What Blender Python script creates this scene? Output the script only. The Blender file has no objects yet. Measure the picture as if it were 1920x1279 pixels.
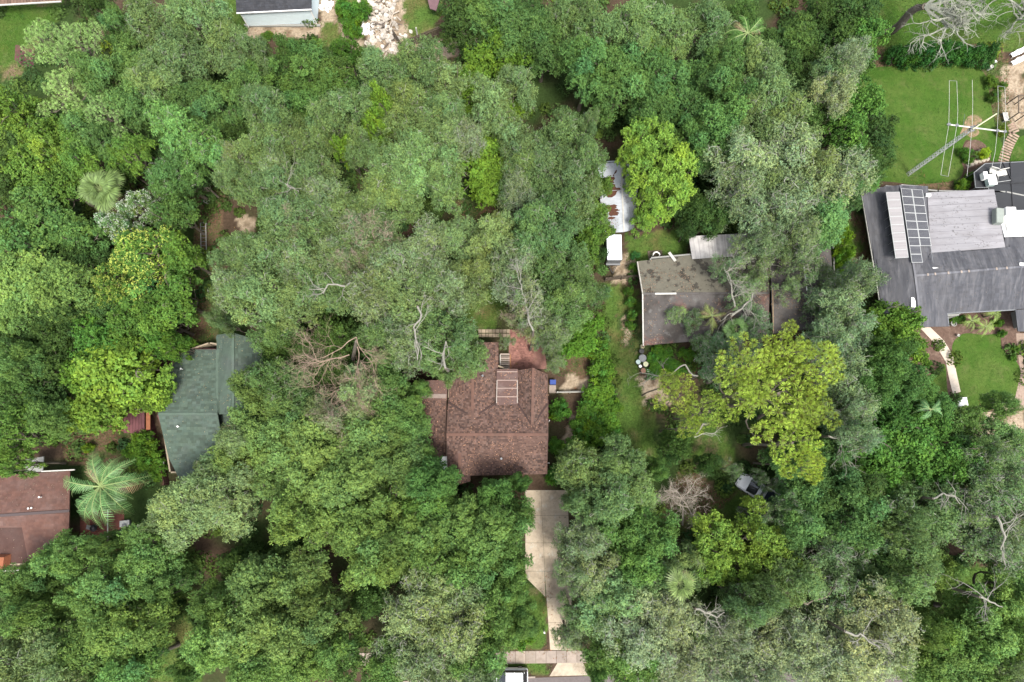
import bpy, bmesh, math, random
import numpy as np
from mathutils import Vector, Matrix

# ---------------------------------------------------------------- camera, sky, sun, exposure
S = bpy.context.scene
COL = S.collection
CAM_H = 85.0
TILT = math.radians(9.7)
cam_d = bpy.data.cameras.new('camera')
cam = bpy.data.objects.new('camera', cam_d)
COL.objects.link(cam)
cam.location = (0, 0, CAM_H)
cam.rotation_euler = (TILT, 0, 0)
cam_d.lens = 24
cam_d.sensor_width = 36
cam_d.clip_start = 1
cam_d.clip_end = 3000
S.camera = cam

SUN_EL, SUN_AZ = 66.0, 155.0          # degrees; azimuth clockwise from +y
world = bpy.data.worlds.new('World')
S.world = world
world.use_nodes = True
wn = world.node_tree
sky = wn.nodes.new('ShaderNodeTexSky')
sky.sky_type = 'NISHITA'
sky.sun_disc = False
sky.sun_elevation = math.radians(SUN_EL)
sky.sun_rotation = math.radians(SUN_AZ)
sky.dust_density = 3.0
sky.ozone_density = 0.3
bgn = wn.nodes['Background']
bgn.inputs['Strength'].default_value = 0.125
hs = wn.nodes.new('ShaderNodeHueSaturation')      # a veiled, nearly white summer sky
hs.inputs['Saturation'].default_value = 0.4
wn.links.new(sky.outputs[0], hs.inputs['Color'])
wn.links.new(hs.outputs[0], bgn.inputs['Color'])
sd = bpy.data.lights.new('sun', 'SUN')
sd.energy = 1.5
sd.angle = math.radians(12)
sd.color = (1.0, 0.94, 0.84)
sun = bpy.data.objects.new('sun', sd)
COL.objects.link(sun)
el, az = math.radians(SUN_EL), math.radians(SUN_AZ)
sdir = Vector((math.sin(az) * math.cos(el), math.cos(az) * math.cos(el), math.sin(el)))
sun.rotation_euler = sdir.to_track_quat('Z', 'Y').to_euler()
sun.location = (0, 0, 120)
S.view_settings.view_transform = 'Standard'
S.view_settings.look = 'None'
S.view_settings.gamma = 1
S.view_settings.exposure = 1.75
S.cycles.max_bounces = 6
S.cycles.diffuse_bounces = 3
S.cycles.glossy_bounces = 2
S.cycles.transmission_bounces = 3
S.cycles.transparent_max_bounces = 6

# ---------------------------------------------------------------- helpers
ct, st = math.cos(TILT), math.sin(TILT)
def P(px, py, z=0.0):
    """world point at height z that the photograph shows at pixel (px, py)"""
    u, v = (px - 960) / 1280.0, (639.5 - py) / 1280.0
    d = (u, v * ct + st, v * st - ct)
    t = (z - CAM_H) / d[2]
    return Vector((d[0] * t, d[1] * t, z))

rng = np.random.default_rng(7)
random.seed(7)

class MB:
    def __init__(s):
        s.v, s.f, s.m, s.t = [], [], [], []
    def poly(s, pts, mi=0, tint=(1, 1, 1)):
        n = len(s.v); s.v += [tuple(p) for p in pts]
        s.f.append(tuple(range(n, n + len(pts)))); s.m.append(mi); s.t.append(tint)
    def box(s, c, size, rz=0.0, mi=0, tint=(1, 1, 1), rx=0.0, ry=0.0, taper=1.0):
        M = Matrix.Rotation(rz, 3, 'Z') @ Matrix.Rotation(ry, 3, 'Y') @ Matrix.Rotation(rx, 3, 'X')
        c = Vector(c); n = len(s.v)
        for z in (-.5, .5):
            k = taper if z > 0 else 1
            for x, y in ((-.5, -.5), (.5, -.5), (.5, .5), (-.5, .5)):
                s.v.append(tuple(c + M @ Vector((x * size[0] * k, y * size[1] * k, z * size[2]))))
        for f in ((3, 2, 1, 0), (4, 5, 6, 7), (0, 1, 5, 4), (1, 2, 6, 5), (2, 3, 7, 6), (3, 0, 4, 7)):
            s.f.append(tuple(n + i for i in f)); s.m.append(mi); s.t.append(tint)
    def beam(s, a, b, w, h, mi=0, tint=(1, 1, 1)):
        a, b = Vector(a), Vector(b); d = (b - a)
        if d.length < 1e-6: return
        d.normalize(); up = Vector((0, 0, 1)) if abs(d.z) < .95 else Vector((1, 0, 0))
        x = d.cross(up).normalized() * w / 2; y = x.cross(d).normalized() * h / 2
        n = len(s.v)
        for p in (a, b):
            for q in (-x - y, x - y, x + y, -x + y): s.v.append(tuple(p + q))
        for f in ((3, 2, 1, 0), (4, 5, 6, 7), (0, 1, 5, 4), (1, 2, 6, 5), (2, 3, 7, 6), (3, 0, 4, 7)):
            s.f.append(tuple(n + i for i in f)); s.m.append(mi); s.t.append(tint)
    def prism(s, pts, z0, z1, mi=0, tint=(1, 1, 1)):
        pts = [Vector((p[0], p[1], 0)) for p in pts]
        ar = sum(pts[i].x * pts[(i + 1) % len(pts)].y - pts[(i + 1) % len(pts)].x * pts[i].y for i in range(len(pts)))
        if ar < 0: pts = pts[::-1]
        n = len(s.v); k = len(pts)
        for z in (z0, z1):
            for p in pts: s.v.append((p.x, p.y, z))
        s.f.append(tuple(range(n + k - 1, n - 1, -1))); s.f.append(tuple(range(n + k, n + 2 * k)))
        s.m += [mi, mi]; s.t += [tint, tint]
        for i in range(k):
            j = (i + 1) % k
            s.f.append((n + i, n + j, n + k + j, n + k + i)); s.m.append(mi); s.t.append(tint)
    def slab(s, pts, th, mi=0, tint=(1, 1, 1)):
        """a sloping polygon with thickness th downwards"""
        pts = [Vector(p) for p in pts]
        ar = sum(pts[i].x * pts[(i + 1) % len(pts)].y - pts[(i + 1) % len(pts)].x * pts[i].y for i in range(len(pts)))
        if ar < 0: pts = pts[::-1]
        n = len(s.v); k = len(pts)
        for p in pts: s.v.append(tuple(p))
        for p in pts: s.v.append((p.x, p.y, p.z - th))
        s.f.append(tuple(range(n, n + k))); s.f.append(tuple(range(n + 2 * k - 1, n + k - 1, -1)))
        s.m += [mi, mi]; s.t += [tint, tint]
        for i in range(k):
            j = (i + 1) % k
            s.f.append((n + k + i, n + k + j, n + j, n + i)); s.m.append(mi); s.t.append(tint)
    def tube(s, pts, rad, sides=5, mi=0, tint=(1, 1, 1), cap=True):
        pts = [Vector(p) for p in pts]; k = len(pts); n = len(s.v)
        if not hasattr(rad, '__len__'): rad = [rad] * k
        for i, p in enumerate(pts):
            d = (pts[min(i + 1, k - 1)] - pts[max(i - 1, 0)])
            if d.length < 1e-7: d = Vector((0, 0, 1))
            d.normalize()
            a = Vector((0, 0, 1)) if abs(d.z) < .9 else Vector((1, 0, 0))
            x = d.cross(a).normalized(); y = d.cross(x)
            for j in range(sides):
                t = 2 * math.pi * j / sides
                s.v.append(tuple(p + (x * math.cos(t) + y * math.sin(t)) * rad[i]))
        for i in range(k - 1):
            for j in range(sides):
                a = n + i * sides + j; b = n + i * sides + (j + 1) % sides
                s.f.append((a, a + sides, b + sides, b)); s.m.append(mi); s.t.append(tint)
        if cap:
            s.f.append(tuple(n + j for j in range(sides))); s.m.append(mi); s.t.append(tint)
            s.f.append(tuple(n + (k - 1) * sides + j for j in reversed(range(sides)))); s.m.append(mi); s.t.append(tint)
    def lathe(s, c, prof, sides=16, mi=0, tint=(1, 1, 1)):
        c = Vector(c); n = len(s.v); k = len(prof)
        for r, z in prof:
            for j in range(sides):
                t = 2 * math.pi * j / sides
                s.v.append((c.x + r * math.cos(t), c.y + r * math.sin(t), c.z + z))
        for i in range(k - 1):
            for j in range(sides):
                a = n + i * sides + j; b = n + i * sides + (j + 1) % sides
                s.f.append((a, b, b + sides, a + sides)); s.m.append(mi); s.t.append(tint)
        s.f.append(tuple(n + (k - 1) * sides + j for j in range(sides))); s.m.append(mi); s.t.append(tint)
        s.f.append(tuple(n + j for j in reversed(range(sides)))); s.m.append(mi); s.t.append(tint)
    def mesh(s, name, mats, smooth=False, bevel=0):
        me = bpy.data.meshes.new(name)
        me.from_pydata(s.v, [], s.f)
        for m in (mats if isinstance(mats, (list, tuple)) else [mats]): me.materials.append(m)
        me.polygons.foreach_set('material_index', s.m)
        if smooth: me.polygons.foreach_set('use_smooth', [True] * len(s.f))
        ca = me.color_attributes.new('tint', 'FLOAT_COLOR', 'CORNER')
        arr = np.ones((len(me.loops), 4), dtype=np.float32)
        tot = np.array([len(f) for f in s.f])
        arr[:, :3] = np.repeat(np.array(s.t, dtype=np.float32), tot, axis=0)
        ca.data.foreach_set('color', arr.ravel())
        if bevel:
            bm = bmesh.new(); bm.from_mesh(me)
            bmesh.ops.bevel(bm, geom=list(bm.edges), offset=bevel, segments=2, affect='EDGES', clamp_overlap=True)
            bm.to_mesh(me); bm.free()
        me.update()
        return me

def link(name, me, parent=None, loc=None, rz=0.0, scale=None):
    o = bpy.data.objects.new(name, me); COL.objects.link(o)
    if parent: o.parent = parent
    if loc is not None: o.location = loc
    if rz: o.rotation_euler = (0, 0, rz)
    if scale is not None: o.scale = scale
    return o
def tag(o, label, cat, group=None):
    o['label'] = label; o['category'] = cat
    if group: o['group'] = group
    return o
def root(name, label, cat, loc=(0, 0, 0), rz=0.0, group=None):
    o = link(name, None, None, loc, rz); o.empty_display_size = .3
    return tag(o, label, cat, group)
def struct(o, kind='structure'):
    o['kind'] = kind; return o
def rel(pts, o):
    return [Vector(p) - Vector(o) for p in pts]

# ---------------------------------------------------------------- materials
MAT = {}
ALB = .74      # one calibration of the listed base colours against the exposure
def mat(name, col, rough=.8, spec=.3, metal=0.0, noise=0.0, nscale=3.0, bump=0.0, bscale=20.0, stain=None, objcol=False,
        stretch=None, transl=0.0, detail=6.0, stain_scale=.5, stain_range=(.45, .6), tinted=True):
    if not objcol and max(col) < .95 and min(col) < .6:
        col = tuple(q * ALB for q in col)
        stain = [(s0, tuple(q * ALB for q in s1), s2, s3) for s0, s1, s2, s3 in stain] if stain else None
    m = bpy.data.materials.new(name); m.use_nodes = True
    N, Lk = m.node_tree.nodes, m.node_tree.links
    b = N['Principled BSDF']
    b.inputs['Roughness'].default_value = rough
    b.inputs['Specular IOR Level'].default_value = spec
    b.inputs['Metallic'].default_value = metal
    rgb = N.new('ShaderNodeRGB'); rgb.outputs[0].default_value = (*col, 1)
    cur = rgb.outputs[0]
    if objcol:
        oi = N.new('ShaderNodeObjectInfo'); cur = oi.outputs['Color']
    tc = N.new('ShaderNodeTexCoord'); geo = N.new('ShaderNodeNewGeometry')
    src = geo.outputs['Position']
    if stretch:
        mp = N.new('ShaderNodeMapping'); mp.inputs['Scale'].default_value = stretch
        Lk.new(src, mp.inputs['Vector']); vec = mp.outputs[0]
    else: vec = src
    def mix(kind, fac, a, c):
        x = N.new('ShaderNodeMix'); x.data_type = 'RGBA'; x.blend_type = kind
        if isinstance(fac, float): x.inputs[0].default_value = fac
        else: Lk.new(fac, x.inputs[0])
        Lk.new(a, x.inputs[6])
        if isinstance(c, tuple): x.inputs[7].default_value = (*c, 1)
        else: Lk.new(c, x.inputs[7])
        return x.outputs[2]
    if stain:
        for i, (sc, scol, lo, hi) in enumerate(stain):
            nz = N.new('ShaderNodeTexNoise'); nz.inputs['Scale'].default_value = sc; nz.inputs['Detail'].default_value = detail
            nz.inputs['Roughness'].default_value = .62
            nz.noise_dimensions = '4D'; nz.inputs['W'].default_value = i * 3.7
            Lk.new(vec, nz.inputs['Vector'])
            mr = N.new('ShaderNodeMapRange'); mr.inputs[1].default_value = lo; mr.inputs[2].default_value = hi
            Lk.new(nz.outputs['Fac'], mr.inputs[0])
            cur = mix('MIX', mr.outputs[0], cur, scol)
    if noise:
        nz = N.new('ShaderNodeTexNoise'); nz.inputs['Scale'].default_value = nscale; nz.inputs['Detail'].default_value = 8
        nz.inputs['Roughness'].default_value = .7
        Lk.new(vec, nz.inputs['Vector'])
        mr = N.new('ShaderNodeMapRange'); mr.inputs[1].default_value = .25; mr.inputs[2].default_value = .75
        mr.inputs[3].default_value = 1 - noise; mr.inputs[4].default_value = 1 + noise
        Lk.new(nz.outputs['Fac'], mr.inputs[0])
        cb = N.new('ShaderNodeCombineColor')
        for k in range(3): Lk.new(mr.outputs[0], cb.inputs[k])
        cur = mix('MULTIPLY', 1.0, cur, cb.outputs[0])
    if tinted:
        at = N.new('ShaderNodeAttribute'); at.attribute_name = 'tint'
        cur = mix('MULTIPLY', 1.0, cur, at.outputs['Color'])
    Lk.new(cur, b.inputs['Base Color'])
    if bump:
        nz = N.new('ShaderNodeTexNoise'); nz.inputs['Scale'].default_value = bscale; nz.inputs['Detail'].default_value = 5
        Lk.new(vec, nz.inputs['Vector'])
        bp = N.new('ShaderNodeBump'); bp.inputs['Strength'].default_value = bump; bp.inputs['Distance'].default_value = .05
        Lk.new(nz.outputs['Fac'], bp.inputs['Height']); Lk.new(bp.outputs[0], b.inputs['Normal'])
    if transl:
        t = N.new('ShaderNodeBsdfTranslucent'); Lk.new(cur, t.inputs['Color'])
        ms = N.new('ShaderNodeMixShader'); ms.inputs[0].default_value = transl
        Lk.new(b.outputs[0], ms.inputs[1]); Lk.new(t.outputs[0], ms.inputs[2])
        Lk.new(ms.outputs[0], N['Material Output'].inputs['Surface'])
    MAT[name] = m
    return m

leafM = mat('leaf', (.1, .14, .06), rough=.65, spec=.12, objcol=True, transl=.28)
pineM = mat('pine_needle', (.1, .14, .06), rough=.5, spec=.3, objcol=True, transl=.2)
palmM = mat('palm_leaf', (.1, .14, .06), rough=.45, spec=.35, objcol=True, transl=.2)
barkM = mat('bark', (.17, .145, .115), rough=.95, noise=.4, nscale=5, bump=.6, bscale=14)
greyB = mat('grey_limb', (.27, .26, .22), rough=.95, noise=.35, nscale=4)
dryM = mat('dry_twig', (.36, .29, .22), rough=1, noise=.3)
paleM = mat('lichen_bark', (.3, .31, .25), rough=.95, noise=.35, nscale=4, bump=.4, bscale=14)
deadM = mat('dead_twig', (.34, .25, .185), rough=.95, noise=.4, nscale=2)
mossM = mat('spanish_moss', (.25, .265, .215), rough=1, noise=.3, nscale=2, transl=.2)
brownR = mat('brown_shingle', (.122, .074, .06), rough=.92, noise=.25, nscale=1.2, bump=.3, bscale=25, stain=[(.35, (.11, .075, .062), .5, .75)])
rustP = mat('red_brown_metal', (.125, .07, .058), rough=.7, noise=.25, nscale=2, stain=[(.8, (.2, .14, .12), .5, .8)])
greenR = mat('green_shingle', (.075, .108, .084), rough=.92, noise=.22, nscale=1.5, bump=.3, bscale=25, stain=[(.3, (.085, .1, .095), .5, .8)])
greyR = mat('grey_shingle', (.07, .072, .083), rough=.9, noise=.25, nscale=.8, bump=.2, bscale=20,
            stretch=(2.2, .35, .6), stain=[(1.1, (.18, .18, .19), .5, .78), (.35, (.12, .12, .13), .48, .7)])
paleR = mat('grey_membrane', (.26, .255, .27), rough=.7, noise=.15, nscale=2, stretch=(.35, 1.4, 1), stain=[(.7, (.22, .21, .22), .45, .7), (.25, (.36, .35, .37), .5, .7)])
oldR = mat('mossy_roof', (.1, .092, .088), rough=.95, noise=.25, nscale=2, bump=.3, bscale=15, stain=[(.3, (.12, .11, .105), .42, .6), (.5, (.06, .05, .045), .56, .66)])
oldN = mat('mossy_roof_north', (.15, .14, .11), rough=.95, noise=.2, nscale=2, bump=.3, bscale=15, stain=[(.75, (.062, .056, .046), .535, .58)], detail=3)
oldS = mat('worn_roof_south', (.105, .096, .092), rough=.95, noise=.25, nscale=2, bump=.3, bscale=15, stain=[(.28, (.06, .053, .048), .42, .6), (.45, (.17, .085, .07), .54, .66), (1.1, (.15, .145, .14), .56, .68)])
corrM = mat('white_corrugated', (.59, .57, .56), rough=.6, noise=.2, nscale=1.5, stain=[(.35, (.3, .29, .28), .52, .75)])
steelM = mat('galvanised_sheet', (.55, .59, .64), rough=.5, metal=.1, noise=.15, nscale=1.5, stain=[(.5, (.34, .37, .4), .5, .7)])
rustM = mat('rust', (.12, .055, .035), rough=.95, noise=.4, nscale=4)
redR = mat('red_brown_roof', (.135, .07, .055), rough=.9, noise=.2, nscale=1.5, stain=[(.4, (.16, .1, .085), .48, .7)], bump=.2)
darkR = mat('charcoal_shingle', (.045, .047, .055), rough=.9, noise=.25, nscale=2, bump=.3)
whiteM = mat('white_paint', (.78, .78, .76), rough=.5, noise=.05)
whiteD = mat('weathered_white', (.55, .54, .5), rough=.7, noise=.2, nscale=3)
blueW = mat('pale_blue_siding', (.6, .7, .74), rough=.7, noise=.06, nscale=1.5)
stuccoM = mat('grey_stucco', (.3, .3, .28), rough=.9, noise=.12, nscale=2)
tanW = mat('tan_wall', (.34, .28, .2), rough=.9, noise=.15, nscale=2)
concM = mat('concrete', (.5, .42, .325), rough=.9, noise=.2, nscale=2.2, bump=.15, bscale=30, stain=[(.35, (.27, .22, .165), .48, .66), (1.1, (.52, .48, .41), .56, .66), (2.6, (.22, .18, .14), .6, .72)])
walkM = mat('sidewalk_concrete', (.33, .275, .235), rough=.9, noise=.2, nscale=1.5, bump=.15, bscale=30, stain=[(.8, (.24, .19, .15), .5, .7)])
creamM = mat('cream_concrete', (.6, .52, .42), rough=.85, noise=.08, nscale=2)
aspM = mat('asphalt', (.15, .128, .125), rough=.95, noise=.2, nscale=3, bump=.2, bscale=40)
paverM = mat('brick_paver', (.32, .24, .19), rough=.9, noise=.25, nscale=4)
redP = mat('red_patio_brick', (.29, .15, .125), rough=.9, noise=.35, nscale=2.5, bump=.3)
terraM = mat('terracotta_patio', (.17, .06, .045), rough=.85, noise=.25, nscale=2)
woodM = mat('weathered_wood', (.14, .11, .085), rough=.95, noise=.3, nscale=5)
tanwood = mat('tan_board', (.34, .25, .16), rough=.9, noise=.3, nscale=4)
blackM = mat('black_plastic', (.02, .02, .022), rough=.45, spec=.5)
glassM = mat('dark_glass', (.015, .018, .02), rough=.08, spec=.8)
greyM = mat('grey_metal', (.22, .23, .24), rough=.5, metal=.4, noise=.1)
silverM = mat('bare_aluminium', (.5, .51, .5), rough=.5, metal=.3, noise=.1)
meshM = mat('pool_screen', (.03, .032, .036), rough=.6, noise=.15, nscale=1)
solarD = mat('dark_solar_cell', (.06, .062, .075), rough=.4, spec=.3)
solarL = mat('pale_solar_cell', (.3, .28, .28), rough=.3, spec=.5)
tealM = mat('teal_underside', (.03, .09, .08), rough=.7)
blueM = mat('blue_plastic', (.03, .07, .3), rough=.4)
stoneM = mat('limestone', (.5, .44, .36), rough=.9, noise=.2, nscale=6, bump=.4)
rubM = mat('pale_rubble', (.52, .47, .42), rough=.95, noise=.3, nscale=4, bump=.4)
mulchM = mat('bark_mulch', (.13, .082, .062), rough=1, noise=.45, nscale=4, bump=.8, bscale=18, stain=[(1.2, (.19, .13, .1), .5, .65)])
lawnM = mat('mown_lawn', (.052, .115, .016), rough=.95, spec=.1, noise=.18, nscale=.8, bump=.4, bscale=40,
            stain=[(.14, (.09, .14, .03), .44, .6), (.5, (.105, .135, .04), .54, .68), (1.6, (.04, .085, .015), .55, .7)])
purpleM = mat('maroon_panel', (.13, .05, .055), rough=.8, noise=.25, nscale=2)
tyreM = mat('tyre_rubber', (.02, .02, .02), rough=.9)
carW = mat('white_car_paint', (.8, .81, .82), rough=.25, spec=.5)
carG = mat('dark_blue_bed', (.03, .04, .06), rough=.5)
potM = mat('clay_pot', (.3, .17, .12), rough=.9, noise=.2, nscale=5)
lightM = mat('mint_plastic', (.5, .62, .58), rough=.5)
yellowM = mat('pale_yellow_plastic', (.62, .62, .4), rough=.5)

# ---------------------------------------------------------------- ground
def inpoly(x, y, poly):
    r = np.zeros(x.shape, bool); n = len(poly)
    for i in range(n):
        x0, y0 = poly[i]; x1, y1 = poly[(i + 1) % n]
        c = ((y0 > y) != (y1 > y)) & (x < (x1 - x0) * (y - y0) / (y1 - y0 + 1e-12) + x0)
        r ^= c
    return r
def vnoise(x, y, sc, seed):
    r = np.random.default_rng(seed); G = r.random((64, 64))
    u, v = x / sc + 100.3, y / sc + 100.7
    i, j = np.floor(u).astype(int), np.floor(v).astype(int)
    a, b = u - i, v - j; a = a * a * (3 - 2 * a); b = b * b * (3 - 2 * b)
    g = lambda p, q: G[p % 64, q % 64]
    return (g(i, j) * (1 - a) + g(i + 1, j) * a) * (1 - b) + (g(i, j + 1) * (1 - a) + g(i + 1, j + 1) * a) * b
def fbm(x, y, sc, seed):
    return .5 * vnoise(x, y, sc, seed) + .3 * vnoise(x, y, sc / 2.1, seed + 1) + .2 * vnoise(x, y, sc / 4.3, seed + 2)

def pix(x, y):   # ground point -> photo pixel (for laying out ground cover by the plan traced from the photo)
    X, Y, Z = x, y, -CAM_H
    yc = Y * ct + Z * st; zc = -Y * st + Z * ct
    return 960 + 1280 * X / -zc, 639.5 - 1280 * yc / -zc
GRASS = [[(960, 1090), (985, 1085), (1022, 1122), (1024, 1215), (960, 1215)], [(1126, 526), (1168, 528), (1194, 560), (1202, 700), (1222, 800), (1240, 870), (1165, 860), (1150, 700)],
         [(0, -40), (125, -40), (110, 30), (70, 75), (45, 150), (0, 150)],
         [(385, -40), (455, -40), (470, 45), (420, 45)],
         [(640, -40), (690, -40), (700, 60), (650, 90)], [(750, -60), (830, -60), (820, 60), (760, 85)],
         [(600, 40), (640, 45), (640, 90), (600, 80)],
         [(1240, 930), (1500, 900), (1520, 1000), (1240, 1010)], [(1290, 780), (1370, 790), (1370, 870), (1290, 870)],
         [(1440, 1080), (1540, 1080), (1540, 1190), (1440, 1190)], [(1690, 1060), (1880, 1060), (1880, 1165), (1690, 1165)],
         [(935, 1248), (1035, 1244), (1032, 1262), (935, 1268)], [(1170, 440), (1300, 440), (1290, 500), (1175, 500)],
         [(860, 520), (950, 520), (940, 615), (860, 610)], [(100, 1000), (350, 1000), (380, 1279), (100, 1279)],
         [(1090, 1240), (1250, 1235), (1250, 1262), (1090, 1265)],
         [(1565, 415), (1600, 415), (1610, 520), (1570, 530)], [(1640, -60), (1920, -60), (1920, 95), (1640, 95)]]
SAND = [[(1163, 590), (1176, 585), (1182, 612), (1176, 645), (1164, 640)], [(1196, 712), (1212, 708), (1225, 745), (1218, 780), (1200, 760)], [(455, 50), (605, 45), (602, 72), (470, 75)], [(596, -60), (645, -60), (640, 20), (650, 55), (690, 95), (690, 120), (650, 105), (630, 45), (600, 40)],
        [(690, -60), (750, -60), (765, 60), (800, 110), (700, 125), (680, 60)], [(780, 95), (830, 70), (870, 60), (860, 110), (780, 125)],
        [(1166, 480), (1186, 480), (1192, 520), (1150, 523)],
        [(1064, 770), (1085, 760), (1078, 800), (1068, 860), (1055, 860), (1058, 805)], [(1062, 705), (1105, 700), (1110, 736), (1062, 736)],
        [(1210, 720), (1240, 715), (1260, 760), (1215, 760)], [(440, 400), (480, 405), (475, 440), (440, 440)],
        [(1880, 125), (1925, 100), (1925, 240), (1890, 240)], [(1830, 740), (1925, 740), (1925, 830), (1820, 830)]]
BROWN = [[(365, 350), (420, 350), (410, 480), (400, 640), (345, 650), (365, 480)], [(100, 775), (250, 775), (300, 900), (120, 860)],
         [(1155, 580), (1195, 590), (1192, 660), (1160, 650)], [(840, 370), (940, 370), (940, 430), (840, 430)],
         [(1830, 120), (1890, 110), (1895, 240), (1865, 240), (1850, 140)], [(1640, 85), (1880, 80), (1880, 125), (1640, 125)],
         [(1600, 400), (1640, 400), (1660, 600), (1615, 600)], [(1270, 870), (1380, 930), (1330, 960), (1250, 930)],
         [(1720, 300), (1740, 340), (1800, 338), (1810, 352), (1690, 358)], [(1040, 650), (1110, 660), (1110, 705), (1040, 705)]]
NX, NY = 430, 330
xs = np.linspace(-85, 85, NX); ys = np.linspace(-50, 82, NY)
gx, gy = np.meshgrid(xs, ys)
wx = gx + 2.6 * (fbm(gx, gy, 2.4, 1) - .5); wy = gy + 2.6 * (fbm(gx, gy, 2.4, 5) - .5)
ppx, ppy = pix(wx, wy)
n1 = fbm(gx, gy, 2.2, 11); n2 = fbm(gx, gy, 7, 21); n3 = fbm(gx, gy, .9, 31)
def lerp(a, b, f): return a * (1 - f[..., None]) + b * f[..., None]
litter = np.array([.075, .052, .036]); under = np.array([.035, .06, .018]); grassc = np.array([.075, .135, .028])
drygr = np.array([.125, .12, .045]); sandc = np.array([.36, .29, .21]); brownc = np.array([.13, .085, .055])
colr = lerp(np.broadcast_to(litter, gx.shape + (3,)), under, np.clip((n2 - .4) * 5, 0, 1))
Gm = np.zeros(gx.shape, bool); Sm = Gm.copy(); Bm = Gm.copy()
for p in GRASS: Gm |= inpoly(ppx, ppy, p)
for p in SAND: Sm |= inpoly(ppx, ppy, p)
for p in BROWN: Bm |= inpoly(ppx, ppy, p)
gr = lerp(np.broadcast_to(grassc, gx.shape + (3,)), drygr, np.clip((n1 - .47) * 3.0, 0, 1))
gr = lerp(gr, np.array([.16, .115, .075]), np.clip((n2 * .6 + n3 * .5 - .62) * 6, 0, 1))
colr = np.where(Gm[..., None], gr, colr)
br = lerp(np.broadcast_to(brownc, gx.shape + (3,)), np.array([.06, .085, .03]), np.clip((n1 - .48) * 6, 0, 1))
colr = np.where(Bm[..., None], br, colr)
sn = lerp(np.broadcast_to(sandc, gx.shape + (3,)), np.array([.16, .12, .08]), np.clip((n3 - .5) * 5, 0, 1))
colr = np.where(Sm[..., None], sn, colr)
colr = colr * (.75 + .5 * n3[..., None]) * .8
far_c = np.array([.045, .06, .025])
for k_ in (0, 1, -1, -2): colr[k_, :] = far_c; colr[:, k_] = far_c
gz = .0 * gx
def grid_mesh(name, X, Y, Z, C, m):
    ny, nx = X.shape
    me = bpy.data.meshes.new(name)
    v = np.stack([X, Y, Z], -1).reshape(-1, 3).astype(np.float32)
    idx = np.arange(nx * ny).reshape(ny, nx)
    q = np.stack([idx[:-1, :-1], idx[:-1, 1:], idx[1:, 1:], idx[1:, :-1]], -1).reshape(-1)
    me.vertices.add(len(v)); me.vertices.foreach_set('co', v.ravel())
    me.loops.add(len(q)); me.loops.foreach_set('vertex_index', q.astype(np.int32))
    nq = len(q) // 4
    me.polygons.add(nq); me.polygons.foreach_set('loop_start', np.arange(0, nq * 4, 4, dtype=np.int32))
    me.update(calc_edges=True)
    ca = me.color_attributes.new('tint', 'FLOAT_COLOR', 'POINT')
    c = np.ones((len(v), 4), np.float32); c[:, :3] = C.reshape(-1, 3)
    ca.data.foreach_set('color', c.ravel()); me.materials.append(m)
    return me
# stretch the border cells out to the horizon: one sheet
X2, Y2 = gx.copy(), gy.copy()
for k, far in ((0, 1500.), ):
    X2[:, 0] = -far; X2[:, -1] = far; Y2[0, :] = -far; Y2[-1, :] = far
groundM = mat('ground_soil', (1, 1, 1), rough=1, spec=.05, noise=.45, nscale=3.5, bump=.8, bscale=12)
struct(link('ground', grid_mesh('ground', X2, Y2, gz, colr, groundM)))

def sheet(name, pts, m, z=.004, kind='structure', parent=None):
    mb = MB(); mb.prism([P(a, b, z) for a, b in pts], z - .003, z); o = link(name, mb.mesh(name, m), parent)
    if kind: o['kind'] = kind
    return o
def smooth_poly(pts, n=6):
    out = []; k = len(pts)
    for i in range(k):
        p0, p1, p2, p3 = [np.array(pts[(i + j - 1) % k], float) for j in range(4)]
        for t in np.linspace(0, 1, n, endpoint=False):
            out.append(tuple(.5 * ((2 * p1) + (-p0 + p2) * t + (2 * p0 - 5 * p1 + 4 * p2 - p3) * t * t + (-p0 + 3 * p1 - 3 * p2 + p3) * t ** 3)))
    return out
LAWN1 = smooth_poly([(1600, 150), (1640, 127), (1720, 124), (1800, 120), (1835, 128), (1851, 150), (1857, 190), (1866, 235), (1876, 262), (1884, 296),
                     (1862, 303), (1845, 290), (1815, 262), (1803, 285), (1806, 320), (1790, 338), (1730, 345), (1680, 342), (1640, 330), (1620, 260)])
LAWN2 = smooth_poly([(1785, 652), (1796, 632), (1813, 625), (1845, 628), (1873, 628), (1880, 655), (1910, 685), (1912, 729), (1870, 765), (1810, 775), (1798, 740), (1792, 695)])
LAWN3 = smooth_poly([(1771, 683), (1776, 730), (1782, 765), (1740, 790), (1700, 740), (1745, 702)])
LAWN5 = smooth_poly([(1650, -40), (1990, -60), (1990, 40), (1880, 78), (1760, 80), (1655, 82)])
LAWN6 = smooth_poly([(-60, 22), (60, 14), (112, 16), (100, 45), (60, 70), (30, 110), (-60, 130)])
LAWN4 = [(1894, 302), (1899, 275), (1907, 258), (1925, 252), (1990, 250), (1990, 300)]
sheet('mulch_bed', smooth_poly([(1725, 610), (1780, 612), (1780, 590), (1905, 586), (1912, 625), (1918, 690), (1900, 700), (1880, 655), (1872, 632), (1813, 628), (1796, 640), (1789, 690), (1800, 745), (1780, 745), (1700, 710), (1700, 650)]), mulchM, .006)
for q in (LAWN1, LAWN2, LAWN3, LAWN4, LAWN5, LAWN6): sheet('lawn', q, lawnM, .012)
sheet('bare_soil', smooth_poly([(1812, 222), (1824, 215), (1838, 219), (1841, 228), (1832, 236), (1836, 250), (1822, 258), (1808, 250), (1800, 252), (1806, 238)]), mat('bare_soil', (.3, .2, .13), rough=1, noise=.3, stain=[(1.5, (.12, .13, .05), .45, .6)]), .017)
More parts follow.
